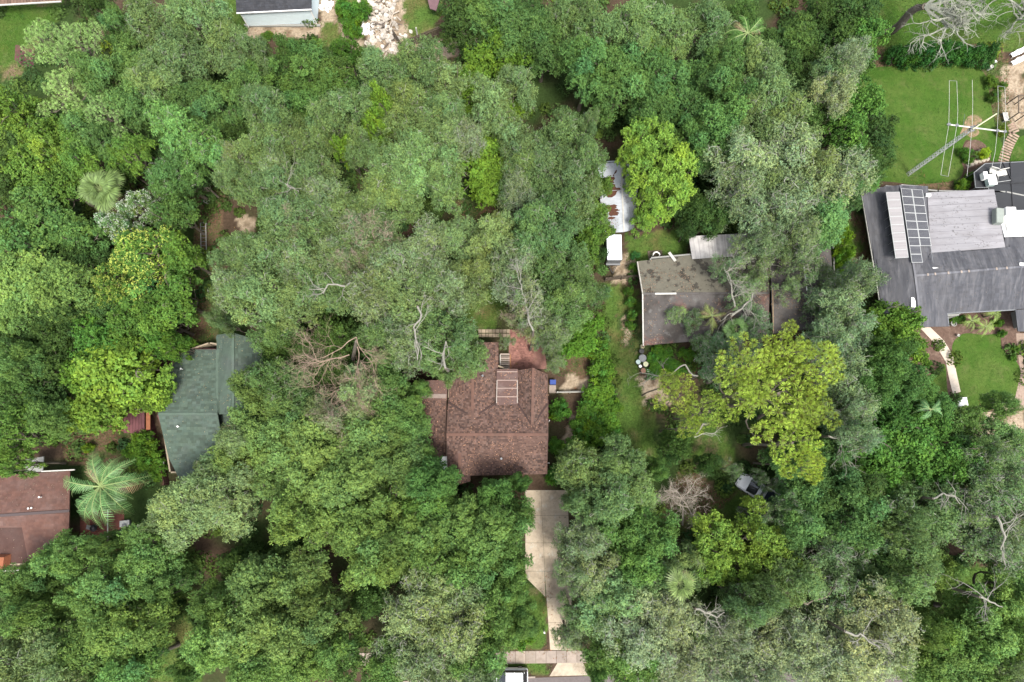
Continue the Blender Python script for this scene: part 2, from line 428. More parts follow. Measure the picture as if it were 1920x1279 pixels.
# cream garden path with slabs
def path_strip(L, R, m, name, piece, z0=.02, n_per=3, jitter=0, gap=.03):
    pr = root_s(name)
    pl = [P(*a) for a in L]; prr = [P(*a) for a in R]
    for i in range(len(pl) - 1):
        for k in range(n_per):
            t0, t1 = k / n_per, (k + 1) / n_per
            a = pl[i].lerp(pl[i + 1], t0); b = pl[i].lerp(pl[i + 1], t1); c = prr[i].lerp(prr[i + 1], t1); d = prr[i].lerp(prr[i + 1], t0)
            ce = (a + b + c + d) / 4
            q = [ce + (p - ce) * (1 - gap / max(.5, (p - ce).length)) for p in (a, b, c, d)]
            mb = MB(); s = random.uniform(.93, 1.05); mb.prism(q, -.03, z0 + random.uniform(-.004, .004), tint=(s, s, s))
            link(piece, mb.mesh(piece, m), pr)
    return pr
def root_s(name):
    o = link(name, None); o['kind'] = 'structure'; return o
path_strip([(1724, 614), (1753, 645), (1773, 679), (1779, 709), (1786, 738)], [(1744, 614), (1769, 638), (1786, 665), (1793, 699), (1801, 735)], creamM, 'garden_path', 'path_slab', z0=.05, gap=.006)
sheet('side_path', [(1905, 625), (1990, 625), (1990, 780), (1900, 760), (1914, 700), (1908, 660)], paverM, .016)
# paver path by the pool
pp = root_s('paver_path')
c0 = [(1893, 232), (1903, 250), (1893, 268), (1886, 285), (1880, 306)]
for i in range(4):
    a, b = Vector(P(*c0[i])), Vector(P(*c0[i + 1])); d = (b - a); nrm = Vector((-d.y, d.x, 0)).normalized()
    for k in range(4):
        for w in range(-2, 3):
            c = a.lerp(b, (k + .5) / 4) + nrm * w * .27
            mb = MB(); s = random.uniform(.75, 1.25); mb.box((0, 0, 0), (.25, .27, .06), tint=(s, s * .96, s * .92))
            link('paver', mb.mesh('paver', paverM), pp, (c.x, c.y, .02), math.atan2(d.y, d.x))

# ---------------------------------------------------------------- driveway, sidewalk, kerb, road
dr = root_s('driveway')
def slabq(pts, m, parent, name, z0=-.04, z1=.03, inset=.014, tv=.06):
    q = [P(a, b) for a, b in pts]; ce = sum(q, Vector()) / len(q)
    q = [p + (ce - p).normalized() * inset * 1.4 for p in q]
    mb = MB(); s = 1 + random.uniform(-tv, tv); mb.prism(q, z0, z1 + random.uniform(-.004, .004), tint=(s, s, s * random.uniform(.97, 1.0)))
    return link(name, mb.mesh(name, m), parent)
L0, L1, M0 = 984, 986, 1014
for (y0, y1) in ((919, 967), (967, 1018), (1018, 1071)):
    e = lambda y: 1064 + (y - 919) * .038
    c = lambda y: 1014 + (y - 919) * .05
    slabq([(985, y0), (c(y0), y0), (c(y1), y1), (985, y1)], concM, dr, 'concrete_slab')
    slabq([(c(y0), y0), (e(y0), y0), (e(y1), y1), (c(y1), y1)], concM, dr, 'concrete_slab')
slabq([(985, 1071), (1021, 1071), (1023, 1120), (987, 1084)], concM, dr, 'concrete_slab')
for (y0, y1) in ((1071, 1120), (1120, 1167), (1167, 1219)):
    c = lambda y: 1021 + (y - 1071) * .07
    e = lambda y: 1069 + (y - 1071) * .045
    slabq([(c(y0), y0), (e(y0), y0), (e(y1), y1), (c(y1), y1)], concM, dr, 'concrete_slab')
slabq([(1045, 1243), (1092, 1241), (1106, 1266), (1030, 1268)], concM, dr, 'concrete_slab', z1=.028)
sw = root_s('sidewalk')
x = 640.
while x < 1400:
    w = 19.2
    sk = lambda xx: 1221 - (xx - 940) * .012
    slabq([(x, sk(x)), (x + w, sk(x + w)), (x + w, sk(x + w) + 24), (x, sk(x) + 24)], walkM, sw, 'sidewalk_slab', inset=.02, tv=.12)
    x += w
def road_y(x): return 1270 - (x - 985) * .035
kb = root_s('kerb')
for i in range(30):
    xa, xb = 500 + i * 36, 536 + i * 36
    if 1010 < (xa + xb) / 2 < 1112: continue
    a, b = P(xa, road_y(xa)), P(xb, road_y(xb)); mb = MB()
    mb.beam(Vector((a.x + .02, a.y, .03)), Vector((b.x - .02, b.y, .03)), .18, .2); link('kerb_stone', mb.mesh('kerb_stone', walkM), kb)
mb = MB()
a, b = P(300, road_y(300)), P(1700, road_y(1700))
mb.prism([(a.x, a.y - .1), (b.x, b.y - .1), (b.x, b.y - 8), (a.x, a.y - 8)], .001, .008)
struct(link('road', mb.mesh('road', aspM)))

# ---------------------------------------------------------------- roofs and houses
def shingle_mesh(facets, m, ex=.3, wd=.45, tv=.3, lift=.03, hue=.06, origin=Vector((0, 0, 0)), r=random.Random(3)):
    mb = MB()
    for pts in facets:
        pts = [Vector(p) for p in pts]
        n = Vector((0, 0, 0))
        for i in range(len(pts)):
            a, b = pts[i], pts[(i + 1) % len(pts)]; n += a.cross(b)
        n.normalize()
        if n.z < 0: n = -n
        ce = sum(pts, Vector()) / len(pts)
        dn = Vector((n.x, n.y, 0)); dn = dn.normalized() if dn.length > .02 else Vector((0, -1, 0))
        vdir = (dn - n * dn.dot(n)).normalized(); udir = n.cross(vdir).normalized()
        uv = [((p - ce).dot(udir), (p - ce).dot(vdir)) for p in pts]
        u0, u1 = min(a for a, _ in uv), max(a for a, _ in uv); v0, v1 = min(b for _, b in uv), max(b for _, b in uv)
        k = len(uv)
        def ins(u, v):
            c = False
            for i in range(k):
                x0, y0 = uv[i]; x1, y1 = uv[(i + 1) % k]
                if (y0 > v) != (y1 > v) and u < (x1 - x0) * (v - y0) / (y1 - y0) + x0: c = not c
            return c
        v = v0; row = 0
        while v < v1:
            u = u0 - r.random() * wd
            while u < u1:
                w = wd * r.uniform(.75, 1.25)
                a, b, c, d = (u, v), (u + w - .015, v), (u + w - .015, v + ex), (u, v + ex)
                if all(ins(*q) for q in (a, b, c, d)):
                    s = 1 + r.uniform(-tv, tv); h = r.uniform(-hue, hue)
                    tint = (s * (1 + h), s, s * (1 - h)); l = lift * r.uniform(.6, 1.3)
                    A = ce + udir * a[0] + vdir * a[1] + n * .006; B = ce + udir * b[0] + vdir * b[1] + n * .006
                    C = ce + udir * c[0] + vdir * c[1] + n * l; D = ce + udir * d[0] + vdir * d[1] + n * l
                    C2 = C - n * l; D2 = D - n * l
                    mb.poly([A - origin, B - origin, C - origin, D - origin], 0, tint)
                    mb.poly([D - origin, C - origin, C2 - origin, D2 - origin], 0, tint)
                u += w
            v += ex; row += 1
    return mb.mesh('shingles', m)
def F(pts): return [P(*p) for p in pts]
def facet_parts(rt, facets, m, name='roof', th=.14, tint=(1, 1, 1)):
    o0 = rt.location; out = []
    for f in facets:
        mb = MB(); mb.slab(rel(f, o0), th, tint=tint); out.append(link(name, mb.mesh(name, m), rt))
    return out
def add_shingles(rt, facets, m, **k):
    o = link('shingles', shingle_mesh(facets, m, origin=Vector(rt.location), **k), rt); o['kind'] = 'stuff'; return o
def walls(rt, pts, m, h, name='wall'):
    o0 = Vector(rt.location)
    for i in range(len(pts)):
        a, b = Vector(pts[i]), Vector(pts[(i + 1) % len(pts)]); d = (b - a).normalized() * .09
        mb = MB(); mb.beam(Vector((a.x, a.y, h / 2)) - o0 + Vector((d.x, d.y, 0)), Vector((b.x, b.y, h / 2)) - o0 - Vector((d.x, d.y, 0)), .18, h)
        link(name, mb.mesh(name, m), rt)
def inset(pts, d):
    ce = sum((Vector(p) for p in pts), Vector()) / len(pts)
    return [Vector(p) + (ce - Vector(p)).normalized() * d for p in pts]
def strip(rt, a, b, w, h, m, name, lift=.04, tint=(1, 1, 1)):
    mb = MB(); o0 = Vector(rt.location); mb.beam(P(*a) - o0 + Vector((0, 0, lift)), P(*b) - o0 + Vector((0, 0, lift)), w, h, tint=tint)
    return link(name, mb.mesh(name, m), rt)

# brown house in the middle
H = root('brown_house', 'house with reddish brown shingle roof at the head of the concrete driveway', 'house', P(932, 800))
main = [F([(837, 815, 5.2), (1028, 815, 5.2), (1026, 889, 3.3), (839, 893, 3.3)]), F([(837, 815, 5.2), (1028, 815, 5.2), (1028, 750, 3.6), (840, 750, 3.6)])]
g1 = [F([(1000, 690, 4.9), (998, 806, 4.9), (970, 806, 3.5), (971, 694, 3.5)]), F([(1000, 690, 4.9), (998, 806, 4.9), (1028, 806, 3.5), (1027, 702, 3.5)])]
g2 = [F([(887, 642, 4.6), (886, 790, 4.6), (841, 790, 3.5), (843, 642, 3.5)]), F([(887, 642, 4.6), (886, 790, 4.6), (932, 790, 3.5), (935, 642, 3.5)])]
g3 = [F([(862, 848, 4.4), (862, 908, 4.4), (844, 906, 3.5), (846, 848, 3.5)]), F([(862, 848, 4.4), (862, 908, 4.4), (882, 903, 3.5), (880, 848, 3.5)])]
ww = [F([(789, 750, 2.8), (837, 750, 3.3), (838, 872, 3.3), (791, 872, 2.8)])]
facet_parts(H, main + g1 + g2 + g3 + ww, brownR)
add_shingles(H, main + g1 + g2 + g3 + ww, brownR, tv=.5, hue=.06, ex=.2, wd=.22, lift=.035)
facet_parts(H, [F([(780, 713, 3.0), (839, 713, 3.36), (838, 751, 3.36), (780, 749, 3.0)])], rustP, 'flat_roof')
facet_parts(H, [F([(931, 692, 3.95), (971, 692, 3.95), (971, 758, 4.15), (931, 760, 4.15)])], rustP, 'flat_roof', tint=(.95, 1, 1.05))
for y in (697, 713, 728, 744): strip(H, (932, y, 4.02 + (y - 692) * .003), (970, y, 4.02 + (y - 692) * .003), .12, .05, whiteD, 'metal_seam', .0, tint=(.6, .45, .42))
strip(H, (932, 713, 4.1), (931, 756, 4.2), .1, .05, whiteD, 'metal_seam', .0, tint=(.7, .62, .6)); strip(H, (970, 713, 4.1), (970, 756, 4.2), .1, .05, whiteD, 'metal_seam', 0, tint=(.7, .62, .6))
strip(H, (782, 742, 3.1), (837, 743, 3.42), .5, .03, whiteD, 'metal_seam', .02, tint=(.5, .4, .38))
facet_parts(H, [F([(847, 862, 4.1), (859, 846, 4.45), (862, 846, 4.45), (861, 868, 4.45)]), F([(863, 846, 4.45), (877, 858, 3.75), (877, 868, 3.75), (862, 868, 4.45)])], rustP, 'flashing', th=.03)
for a, b in (((971, 757, 3.85), (997, 797, 4.78)), ((841, 755, 3.8), (886, 782, 4.45)), ((932, 755, 3.8), (887, 782, 4.45)), ((1027, 757, 3.8), (999, 797, 4.78))):
    strip(H, a, b, .22, .04, brownR, 'valley_strip', .03, tint=(.55, .55, .6))  # thin strips tinted darker than the shingles, laid to mark the valleys
for a, b in (((837, 815, 5.22), (1028, 815, 5.22)), ((1000, 690, 4.92), (998, 796, 4.92)), ((887, 642, 4.62), (886, 770, 4.62)), ((862, 850, 4.43), (862, 908, 4.43))):
    strip(H, a, b, .32, .05, brownR, 'ridge_cap', .01, tint=(1.25, 1.15, 1.1))
walls(H, inset([P(837, 750, 0), P(837, 888, 0), P(1022, 886, 0), P(1024, 704, 0), P(975, 700, 0), P(845, 650, 0)], .6), tanW, 3.3)
walls(H, inset([P(792, 718, 0), P(792, 868, 0), P(836, 868, 0), P(836, 718, 0)], .4), tanW, 2.75)
mb = MB(); c = P(835, 868, 3.5) - H.location; mb.box(c, (1.1, 1.5, .3), 0); link('skylight', mb.mesh('skylight', whiteM, bevel=.04), H)
for px_, py_ in ((1028, 790), (1027, 868)):
    mb = MB(); c = P(px_ + 1, py_, 1.5) - H.location; mb.tube([c + Vector((0, 0, -1.5)), c + Vector((0, 0, 1.6))], .05, 6); link('downspout', mb.mesh('downspout', whiteM), H)
for px_, py_ in ((905, 705), (985, 820), (940, 860)):
    mb = MB(); c = P(px_, py_, 4.4) - H.location; mb.lathe(c, [(.08, -.6), (.08, .3), (.13, .3), (.13, .38)], 10); link('vent_pipe', mb.mesh('vent_pipe', greyM), H)

# green shingle house
H = root('green_house', 'house with a weathered green shingle roof left of centre', 'house', P(380, 770))
gf = [F([(296, 776, 4.9), (408, 776, 4.9), (407, 655, 3.1), (348, 655, 3.1), (322, 687, 3.5)]),
      F([(296, 776, 4.9), (408, 776, 4.9), (414, 811, 4.3), (412, 905, 2.9), (340, 906, 2.9), (316, 858, 3.6)]),
      F([(406, 628, 3.8), (437, 624, 4.9), (437, 776, 4.9), (407, 777, 4.4)]),
      F([(437, 624, 4.9), (492, 640, 3.0), (498, 778, 3.0), (437, 776, 4.9)])]
low = [F([(409, 777, 2.9), (450, 777, 2.9), (452, 815, 2.6), (414, 815, 2.6)]), F([(450, 777, 3.6), (498, 778, 3.0), (498, 860, 2.8), (450, 860, 3.2)])]
facet_parts(H, gf + low, greenR); add_shingles(H, gf, greenR, tv=.24, hue=.03, ex=.32, wd=.5)
add_shingles(H, low, greenR, tv=.2, hue=.03)
for a, b in (((298, 776, 4.92), (407, 776, 4.92)), ((437, 625, 4.92), (437, 775, 4.92)), ((407, 657, 3.9), (408, 775, 4.6))):
    strip(H, a, b, .3, .05, greenR, 'ridge_cap', .02, tint=(1.2, 1.2, 1.2))
walls(H, inset([P(345, 662), P(312, 776), P(336, 895), P(405, 895), P(405, 820), P(480, 800), P(480, 650), P(412, 640)], .7), tanW, 2.9)
for q in ((341, 692, 3.85), (335, 800, 4.6)):
    mb = MB(); mb.lathe(P(*q) - H.location, [(.07, -.4), (.07, .25), (.11, .25), (.11, .3)], 8); link('vent_pipe', mb.mesh('vent_pipe', whiteM), H)
strip(H, (296, 778, 4.75), (340, 906, 2.75), .1, .16, purpleM, 'fascia', .0); strip(H, (348, 655, 2.95), (406, 655, 2.95), .1, .16, purpleM, 'fascia', 0)

# old house with the mossy roof
H = root('old_house', 'old single storey house with blotched brown mossy roof partly under oaks', 'house', P(1370, 560))
of = [F([(1195, 490, 3), (1300, 478, 3), (1441, 466, 3), (1443, 549, 4.1), (1204, 551, 4.1)]), F([(1204, 551, 4.1), (1443, 549, 4.1), (1440, 628, 3), (1205.5, 648, 3)]),
      F([(1442, 464, 3.3), (1557, 453, 3.3), (1562, 528, 4.4), (1446, 540, 4.4)]), F([(1446, 540, 4.4), (1562, 528, 4.4), (1566, 610, 3.3), (1449, 626, 3.3)])]
facet_parts(H, of[:1], oldN); facet_parts(H, of[1:2], oldS); facet_parts(H, of[2:], oldR)
strip(H, (1195, 491, 3.0), (1205, 551, 4.1), .14, .2, whiteD, 'rake_board', -.05, tint=(.8, .78, .75)); strip(H, (1205, 551, 4.1), (1206, 648, 3.0), .14, .2, whiteD, 'rake_board', -.05)
strip(H, (1206, 551, 4.14), (1442, 549.5, 4.14), .26, .05, oldR, 'ridge_cap', .02); strip(H, (1228, 551, 4.2), (1268, 550.5, 4.2), .22, .05, whiteD, 'ridge_cap', .02)
strip(H, (1448, 541, 4.42), (1561, 529, 4.42), .26, .05, oldR, 'ridge_cap', .02); strip(H, (1448, 541, 4.3), (1449, 625, 3.2), .1, .35, tanwood, 'rake_board', 0)
strip(H, (1506, 494, 4.0), (1512.5, 545, 4.3), .14, .08, whiteM, 'ridge_cap', .06)
strip(H, (1254, 474, 3.0), (1266, 490, 3.2), .35, .06, whiteD, 'loose_board', .12)
walls(H, inset([P(1204, 494), P(1214, 642), P(1440, 622), P(1556, 606), P(1548, 462), P(1440, 470)], .5), stuccoM, 2.95)
mb = MB(); a, b, c_, d = [P(*q) - H.location for q in ((1291, 443, 3.5), (1418, 437, 3.5), (1420, 478, 3.25), (1298, 486, 3.25))]
nr = 56
for i in range(nr):
    t0, tm, t1 = i / nr, (i + .5) / nr, (i + 1) / nr; up = Vector((0, 0, .07))
    s = random.choice([1, .92, 1.05, .8]); tt = (s, s, s)
    e = lambda t, k=0: (a.lerp(b, t) + up * k, d.lerp(c_, t) + up * k)
    p0, q0 = e(t0); p1, q1 = e(tm, 1); p2, q2 = e(t1)
    mb.poly([q0, q1, p1, p0], 0, tt); mb.poly([q1, q2, p2, p1], 0, tt)
an = link('corrugated_roof', mb.mesh('corrugated_roof', corrM), H)
for q in ((1300, 447), (1412, 441), (1414, 470), (1305, 480)):
    mb = MB(); p = P(*q) - H.location; mb.beam(p, p + Vector((0, 0, 3.3)), .1, .1); link('post', mb.mesh('post', woodM), H)

# grey house with the solar panels
H = root('grey_house', 'large grey roofed house with pale flat section at the right edge', 'house', P(1800, 480))
rf = [F([(1614, 355, 3.0), (1688, 347, 4.6), (1716, 517, 5.1), (1645, 520, 3.2)]), F([(1645, 520, 3.2), (1716, 517, 5.1), (1727, 613, 4.5), (1658, 618, 3.0)]),
      F([(1688, 347, 4.6), (1740, 349, 4.02), (1746, 472, 4.1), (1716, 517, 5.1)]), F([(1716, 517, 5.1), (1727, 613, 4.5), (1779, 612, 3.3), (1776, 587, 3.4)]),
      F([(1716, 517, 5.1), (1990, 494, 5.1), (1990, 440, 4.1), (1884, 444, 4.15), (1883, 465, 4.1), (1742, 473, 4.1)]), F([(1716, 517, 5.1), (1990, 494, 5.1), (1990, 575, 3.2), (1776, 587, 3.3)])]
facet_parts(H, rf, greyR)
add_shingles(H, rf, greyR, tv=.1, hue=.01, ex=.3, wd=.6, lift=.015)
facet_parts(H, [F([(1739, 361, 4.2), (1864, 355, 4.2), (1885, 464, 4.25), (1745, 474, 4.25)])], paleR, 'flat_roof')
for i in range(1, 9):
    t = i / 9; strip(H, (1739 + 6 * t, 361 + 112 * t, 4.22), (1865 + 19 * t, 355 + 109 * t, 4.22), .05, .02, paleR, 'roof_seam', .02, tint=(.75, .75, .78))
facet_parts(H, [F([(1872, 397, 4.35), (1990, 391, 4.35), (1990, 440, 4.4), (1884, 444, 4.4)])], whiteM, 'white_roof')
facet_parts(H, [F([(1904, 581, 3.3), (1990, 576, 3.3), (1990, 626, 2.9), (1909, 621, 2.9)])], greyR)
facet_parts(H, [F([(1690, 346, 3.6), (1737, 349, 3.6), (1740, 358, 3.6), (1690, 357, 3.6)])], corrM, 'porch_roof')
for a, b in (((1688, 347, 4.62), (1716, 517, 5.12)), ((1716, 517, 5.12), (1990, 494, 5.12)), ((1716, 517, 5.12), (1727, 612, 4.52))):
    strip(H, a, b, .26, .06, greyR, 'ridge_cap', .02, tint=(1.5, 1.5, 1.5))
for t in (.08, .13, .22, .31, .36, .55, .62): 
    x_, y_ = 1716 + 274 * t, 517 - 23 * t; strip(H, (x_, y_, 5.14), (x_ + 3, y_ - .3, 5.14), .3, .07, walkM, 'ridge_vent', .04)
strip(H, (1614, 355, 2.95), (1658, 618, 2.95), .12, .16, whiteD, 'gutter', -.02, tint=(.75, .75, .75)); strip(H, (1779, 612, 3.25), (1776, 588, 3.3), .1, .14, greyM, 'gutter', -.02); strip(H, (1776, 588, 3.2), (1905, 581, 3.15), .12, .14, greyM, 'gutter', -.02)
walls(H, inset([P(1632, 362), P(1672, 606), P(1770, 604), P(1768, 582), P(1985, 572), P(1985, 400), P(1858, 372), P(1730, 370)], .35), stuccoM, 3.0)
mb = MB(); a, b = P(1896, 586) - H.location, P(1902, 616) - H.location; mb.beam(a + Vector((0, 0, 1.45)), b + Vector((0, 0, 1.45)), .18, 2.9); link('wall', mb.mesh('wall', stuccoM), H)
for q, sz in (((1758.5, 506, 4.75), (1.35, .5, .22)), ((1712, 567, 4.6), (.5, 1.2, .2)), ((1917, 497, 5.0), (.8, .5, .25)), ((1740, 366, 4.35), (.6, .4, .3))):
    mb = MB(); mb.box(P(*q) - H.location, sz, -.1); link('skylight', mb.mesh('skylight', whiteM, bevel=.03), H)
CH = P(1880, 402, 4.3) - H.location
mb = MB(); mb.box(CH + Vector((.2, .0, .6)), (1.2, 1.0, 1.3)); link('chimney', mb.mesh('chimney', whiteM, bevel=.04), H)
mb = MB(); mb.lathe(P(1888, 399, 4.9) - H.location, [(.28, 0), (.28, .5), (.34, .5), (.3, .62)], 14); link('roof_vent', mb.mesh('roof_vent', greyM), H)
mb = MB(); mb.box(P(1871, 406, 4.9) - H.location, (.95, 1.9, .9), -.12); link('air_handler', mb.mesh('air_handler', mat('sage_metal', (.27, .3, .27), rough=.6, noise=.1), bevel=.05), H)
mb = MB(); mb.tube([P(1886, 420, 4.55) - H.location, P(1889, 432, 4.6) - H.location, P(1897, 436, 4.6) - H.location, P(1935, 437, 4.6) - H.location], .09, 6); link('duct', mb.mesh('duct', whiteD), H)

# solar arrays
def solar(label, q, cols, rows, cell, skip=0, back=False):
    A = [P(*p) for p in q]; r_ = root('solar_array', label, 'solar panels', (A[0].x, A[0].y, A[0].z - .3), 0, 'solar arrays on the grey roof')
    o0 = Vector(r_.location)
    for i in range(cols):
        for j in range(rows - (skip if i == cols - 1 else 0)):
            def pt(u, v): return (A[0].lerp(A[1], u)).lerp(A[3].lerp(A[2], u), v) - o0
            a, b, c, d = pt(i / cols, j / rows), pt((i + 1) / cols, j / rows), pt((i + 1) / cols, (j + 1) / rows), pt(i / cols, (j + 1) / rows)
            ce = (a + b + c + d) / 4
            fr = MB(); fr.slab([ce + (p - ce) * .985 for p in (a, b, c, d)], .05); fo = link('solar_panel', fr.mesh('solar_panel', silverM), r_)
            g = [ce + (p - ce) * .9 + Vector((0, 0, .012)) for p in (a, b, c, d)]
            gm = MB(); N_ = 6
            for k in range(N_):
                t0, t1 = k / N_ + .008, (k + 1) / N_ - .008; s = random.uniform(.92, 1.06)
                gm.poly([g[3].lerp(g[0], 1 - t1), g[2].lerp(g[1], 1 - t1), g[2].lerp(g[1], 1 - t0), g[3].lerp(g[0], 1 - t0)][::-1], 0, (s, s, s))
            link('cell_glass', gm.mesh('cell_glass', cell), fo)
    rk = MB()
    for u in (0.03, .5, .97):
        a, b = A[0].lerp(A[1], u) - o0, A[3].lerp(A[2], u) - o0; rk.beam(a - Vector((0, 0, .1)), b - Vector((0, 0, .1)), .06, .06)
    link('rail', rk.mesh('rail', greyM), r_)
    if back:
        a, d = A[0] - o0, A[3] - o0; n = 8
        for k in range(n + 1):
            bk = MB(); p = a.lerp(d, k / n); bk.beam(p - Vector((0, 0, .08)), p - Vector((-.1, 0, 1.3)), .05, .05)
            link('rack_leg', bk.mesh('rack_leg', greyM), r_)
        bk = MB(); bk.slab([p - Vector((0, 0, .1)) for p in (a + Vector((.1, -.1, 0)), A[1] - o0, A[2] - o0, d + Vector((.1, .1, 0)))], .02); link('backing_sheet', bk.mesh('backing_sheet', tealM), r_)
solar('pale solar array of eight tall panels on a tilted rack', [(1661, 360, 5.4), (1687, 359.5, 4.85), (1704, 483, 5.15), (1679, 484.5, 5.7)], 1, 8, solarL, back=True)
solar('dark two column solar array beside the ridge of the grey roof', [(1689, 353, 4.95), (1730, 356, 4.75), (1751.5, 492, 5.0), (1709.5, 492.5, 5.3)], 2, 9, solarD, skip=2)

# pool cage
H = root('pool_cage', 'dark screened pool enclosure behind the grey house', 'pool enclosure', P(1880, 350))
pc = F([(1847, 307, 2.9), (1990, 300, 2.9), (1990, 392, 3.0), (1858, 395, 3.0), (1853, 352, 3.0), (1829, 352, 2.6), (1826, 324, 2.6)])
facet_parts(H, [pc], meshM, 'screen_roof', th=.02)
o0 = Vector(H.location)
for i in range(len(pc)):
    mb = MB(); mb.beam(pc[i] - o0, pc[(i + 1) % len(pc)] - o0, .1, .1); link('beam', mb.mesh('beam', greyM), H)
    p = pc[i] - o0; mb = MB(); mb.beam(p, Vector((p.x, p.y, 0)), .08, .08); link('post', mb.mesh('post', greyM), H)
for a, b in (((1894, 304, 2.98), (1899, 392, 3.05)), ((1848, 345, 3.0), (1990, 340, 3.0)), ((1880, 305, 2.98), (1898, 340, 3.03)), ((1940, 302, 2.98), (1945, 392, 3.05))):
    strip(H, a, b, .08, .08, blackM, 'beam', .02)
strip(H, (1848, 345, 3.06), (1895, 338, 3.06), .05, .05, silverM, 'beam', .02)
for i, (x_, y_, w, h, rz) in enumerate(((1853, 341, 1.0, 1.3, .1), (1841, 333, .5, .9, .1), (1874, 327, 1.3, .7, .2), (1858, 324, .9, .6, -.3))):
    o = tag(link('patio_chair', None, None, P(x_, y_, 3.1)), ['pale boxy cooler standing on the pool enclosure corner', 'small white bin by the left corner of the pool enclosure', 'right one of two light chairs over the pool enclosure', 'left one of two light chairs over the pool enclosure'][i], 'chair' if i > 1 else 'box')
    o.name = ['storage_box', 'waste_bin', 'patio_chair', 'patio_chair'][i]
    mb = MB()
    if i < 2: mb.box((0, 0, .35), (w, h, .7), rz); link('body', mb.mesh('body', lightM if i == 0 else whiteM, bevel=.05), o); mb = MB(); mb.box((0, 0, .73), (w * 1.05, h * 1.05, .06), rz); link('lid', mb.mesh('lid', whiteM), o)
    else:
        mb.box((0, 0, .4), (w, h, .08), rz); link('seat', mb.mesh('seat', whiteD, bevel=.02), o)
        mb = MB(); mb.box((0, h * .55, .7), (w, .08, .6), rz, rx=.2); link('backrest', mb.mesh('backrest', whiteD), o)
        for sx in (-1, 1):
            for sy in (-1, 1): mb = MB(); mb.beam((sx * w * .4, sy * h * .4, 0), (sx * w * .4, sy * h * .4, .38), .05, .05); link('leg', mb.mesh('leg', whiteD), o)

# pale blue house at the top
H = root('blue_house', 'pale blue walled house with charcoal roof at the top edge', 'house', P(520, 20))
e0, e1 = P(443, 24, 3.4), P(584, 17, 3.4); up = Vector((.2, 7.5, 0))
bf = [[e0, e1, e1 + Vector((.2, 4.5, 1.7)), e0 + Vector((.2, 4.5, 1.7))], [e0 + Vector((.2, 4.5, 1.7)), e1 + Vector((.2, 4.5, 1.7)), e1 + Vector((.4, 9, 0)), e0 + Vector((.4, 9, 0))]]
facet_parts(H, bf, darkR); add_shingles(H, bf, darkR, tv=.2, hue=.02)
mb = MB(); mb.beam(e0 - H.location - Vector((0, .05, .05)), e1 - H.location - Vector((0, .05, .05)), .12, .14); link('gutter', mb.mesh('gutter', whiteM), H)
w0, w1 = e0 + Vector((.35, .35, 0)), e1 + Vector((-.3, .35, 0)); w0.z = w1.z = 0
walls(H, [w0, w1, w1 + Vector((.3, 8.3, 0)), w0 + Vector((.3, 8.3, 0))], blueW, 3.4)
for k in range(12):
    mb = MB(); z = .25 + k * .26; a, b = w0 - H.location, w1 - H.location
    mb.beam(Vector((a.x, a.y - .1, z)), Vector((b.x, b.y - .1, z)), .03, .24); link('siding_board', mb.mesh('siding_board', blueW), H)
for w in (w0, w1):
    mb = MB(); p = w - H.location; mb.beam(Vector((p.x, p.y - .1, 0)), Vector((p.x, p.y - .1, 3.3)), .16, .12); link('corner_board', mb.mesh('corner_board', whiteM), H)
mb = MB(); p = w0.lerp(w1, .5) - H.location; mb.beam(Vector((p.x - 5.2, p.y - .25, .12)), Vector((p.x + 5.2, p.y - .25, .12)), .3, .3); link('footing', mb.mesh('footing', stuccoM), H)

# red-brown house lower left
H = root('red_roof_house', 'house with reddish brown roof cut off by the left edge', 'house', P(40, 975))
ef = [F([(-90, 900, 3), (47, 888, 3), (131, 883, 3), (130, 957, 4.3), (-90, 972, 4.3)]), F([(-90, 972, 4.3), (130, 957, 4.3), (127, 1064, 2.7), (56, 1068, 2.7), (41, 989, 3.85), (-90, 991, 3.85)])]
facet_parts(H, ef, redR); add_shingles(H, ef, redR, tv=.12, hue=.03, lift=.02)
facet_parts(H, [F([(-90, 989, 3.0), (42, 987, 3.0), (58, 1070, 2.5), (-90, 1074, 2.5)])], redR, 'porch_roof', tint=(.6, .6, .62))
strip(H, (-90, 973, 4.34), (130, 958, 4.34), .3, .06, mat('ridge_grey', (.09, .07, .07), rough=.9), 'ridge_cap', .02)
strip(H, (-90, 1074, 2.55), (50, 1069, 2.55), .14, .14, whiteD, 'gutter', 0); strip(H, (78, 884, 3.0), (140, 881, 3.0), .14, .14, whiteD, 'gutter', .0)
mb = MB(); mb.box(P(4, 1054, 3.1) - H.location, (1.3, 1.7, .9), taper=.7); link('chimney', mb.mesh('chimney', mat('orange_brick', (.3, .11, .055), rough=.9, noise=.3, nscale=6)), H)
walls(H, inset([P(-80, 908), P(118, 892), P(118, 1052), P(-80, 1062)], .3), tanW, 2.7)
facet_parts(H, [F([(48, 862, 2.7), (82, 856, 2.7), (80, 884, 2.9), (47, 887, 2.9)])], stuccoM, 'lean_to_roof')
for k, (x_, y_) in enumerate(((77, 932), (57, 953), (63, 952))):
    mb = MB(); mb.lathe(P(x_, y_, 3.9) - H.location, [(.07, -.2), (.07, .35), (.1, .35), (.1, .4)], 8); link('vent_pipe', mb.mesh('vent_pipe', whiteM), H)
struct(sheet('terracotta_patio', [(150, 958), (232, 955), (236, 1035), (150, 1035)], terraM, .01))
o = root('patio_post', 'long pale rail across the red patio below the feather palm', 'rail', P(202, 985))
mb = MB(); mb.beam(P(202, 955, 2.4) - o.location, P(202, 1028, 2.4) - o.location, .1, .1); link('rail', mb.mesh('rail', whiteD), o)
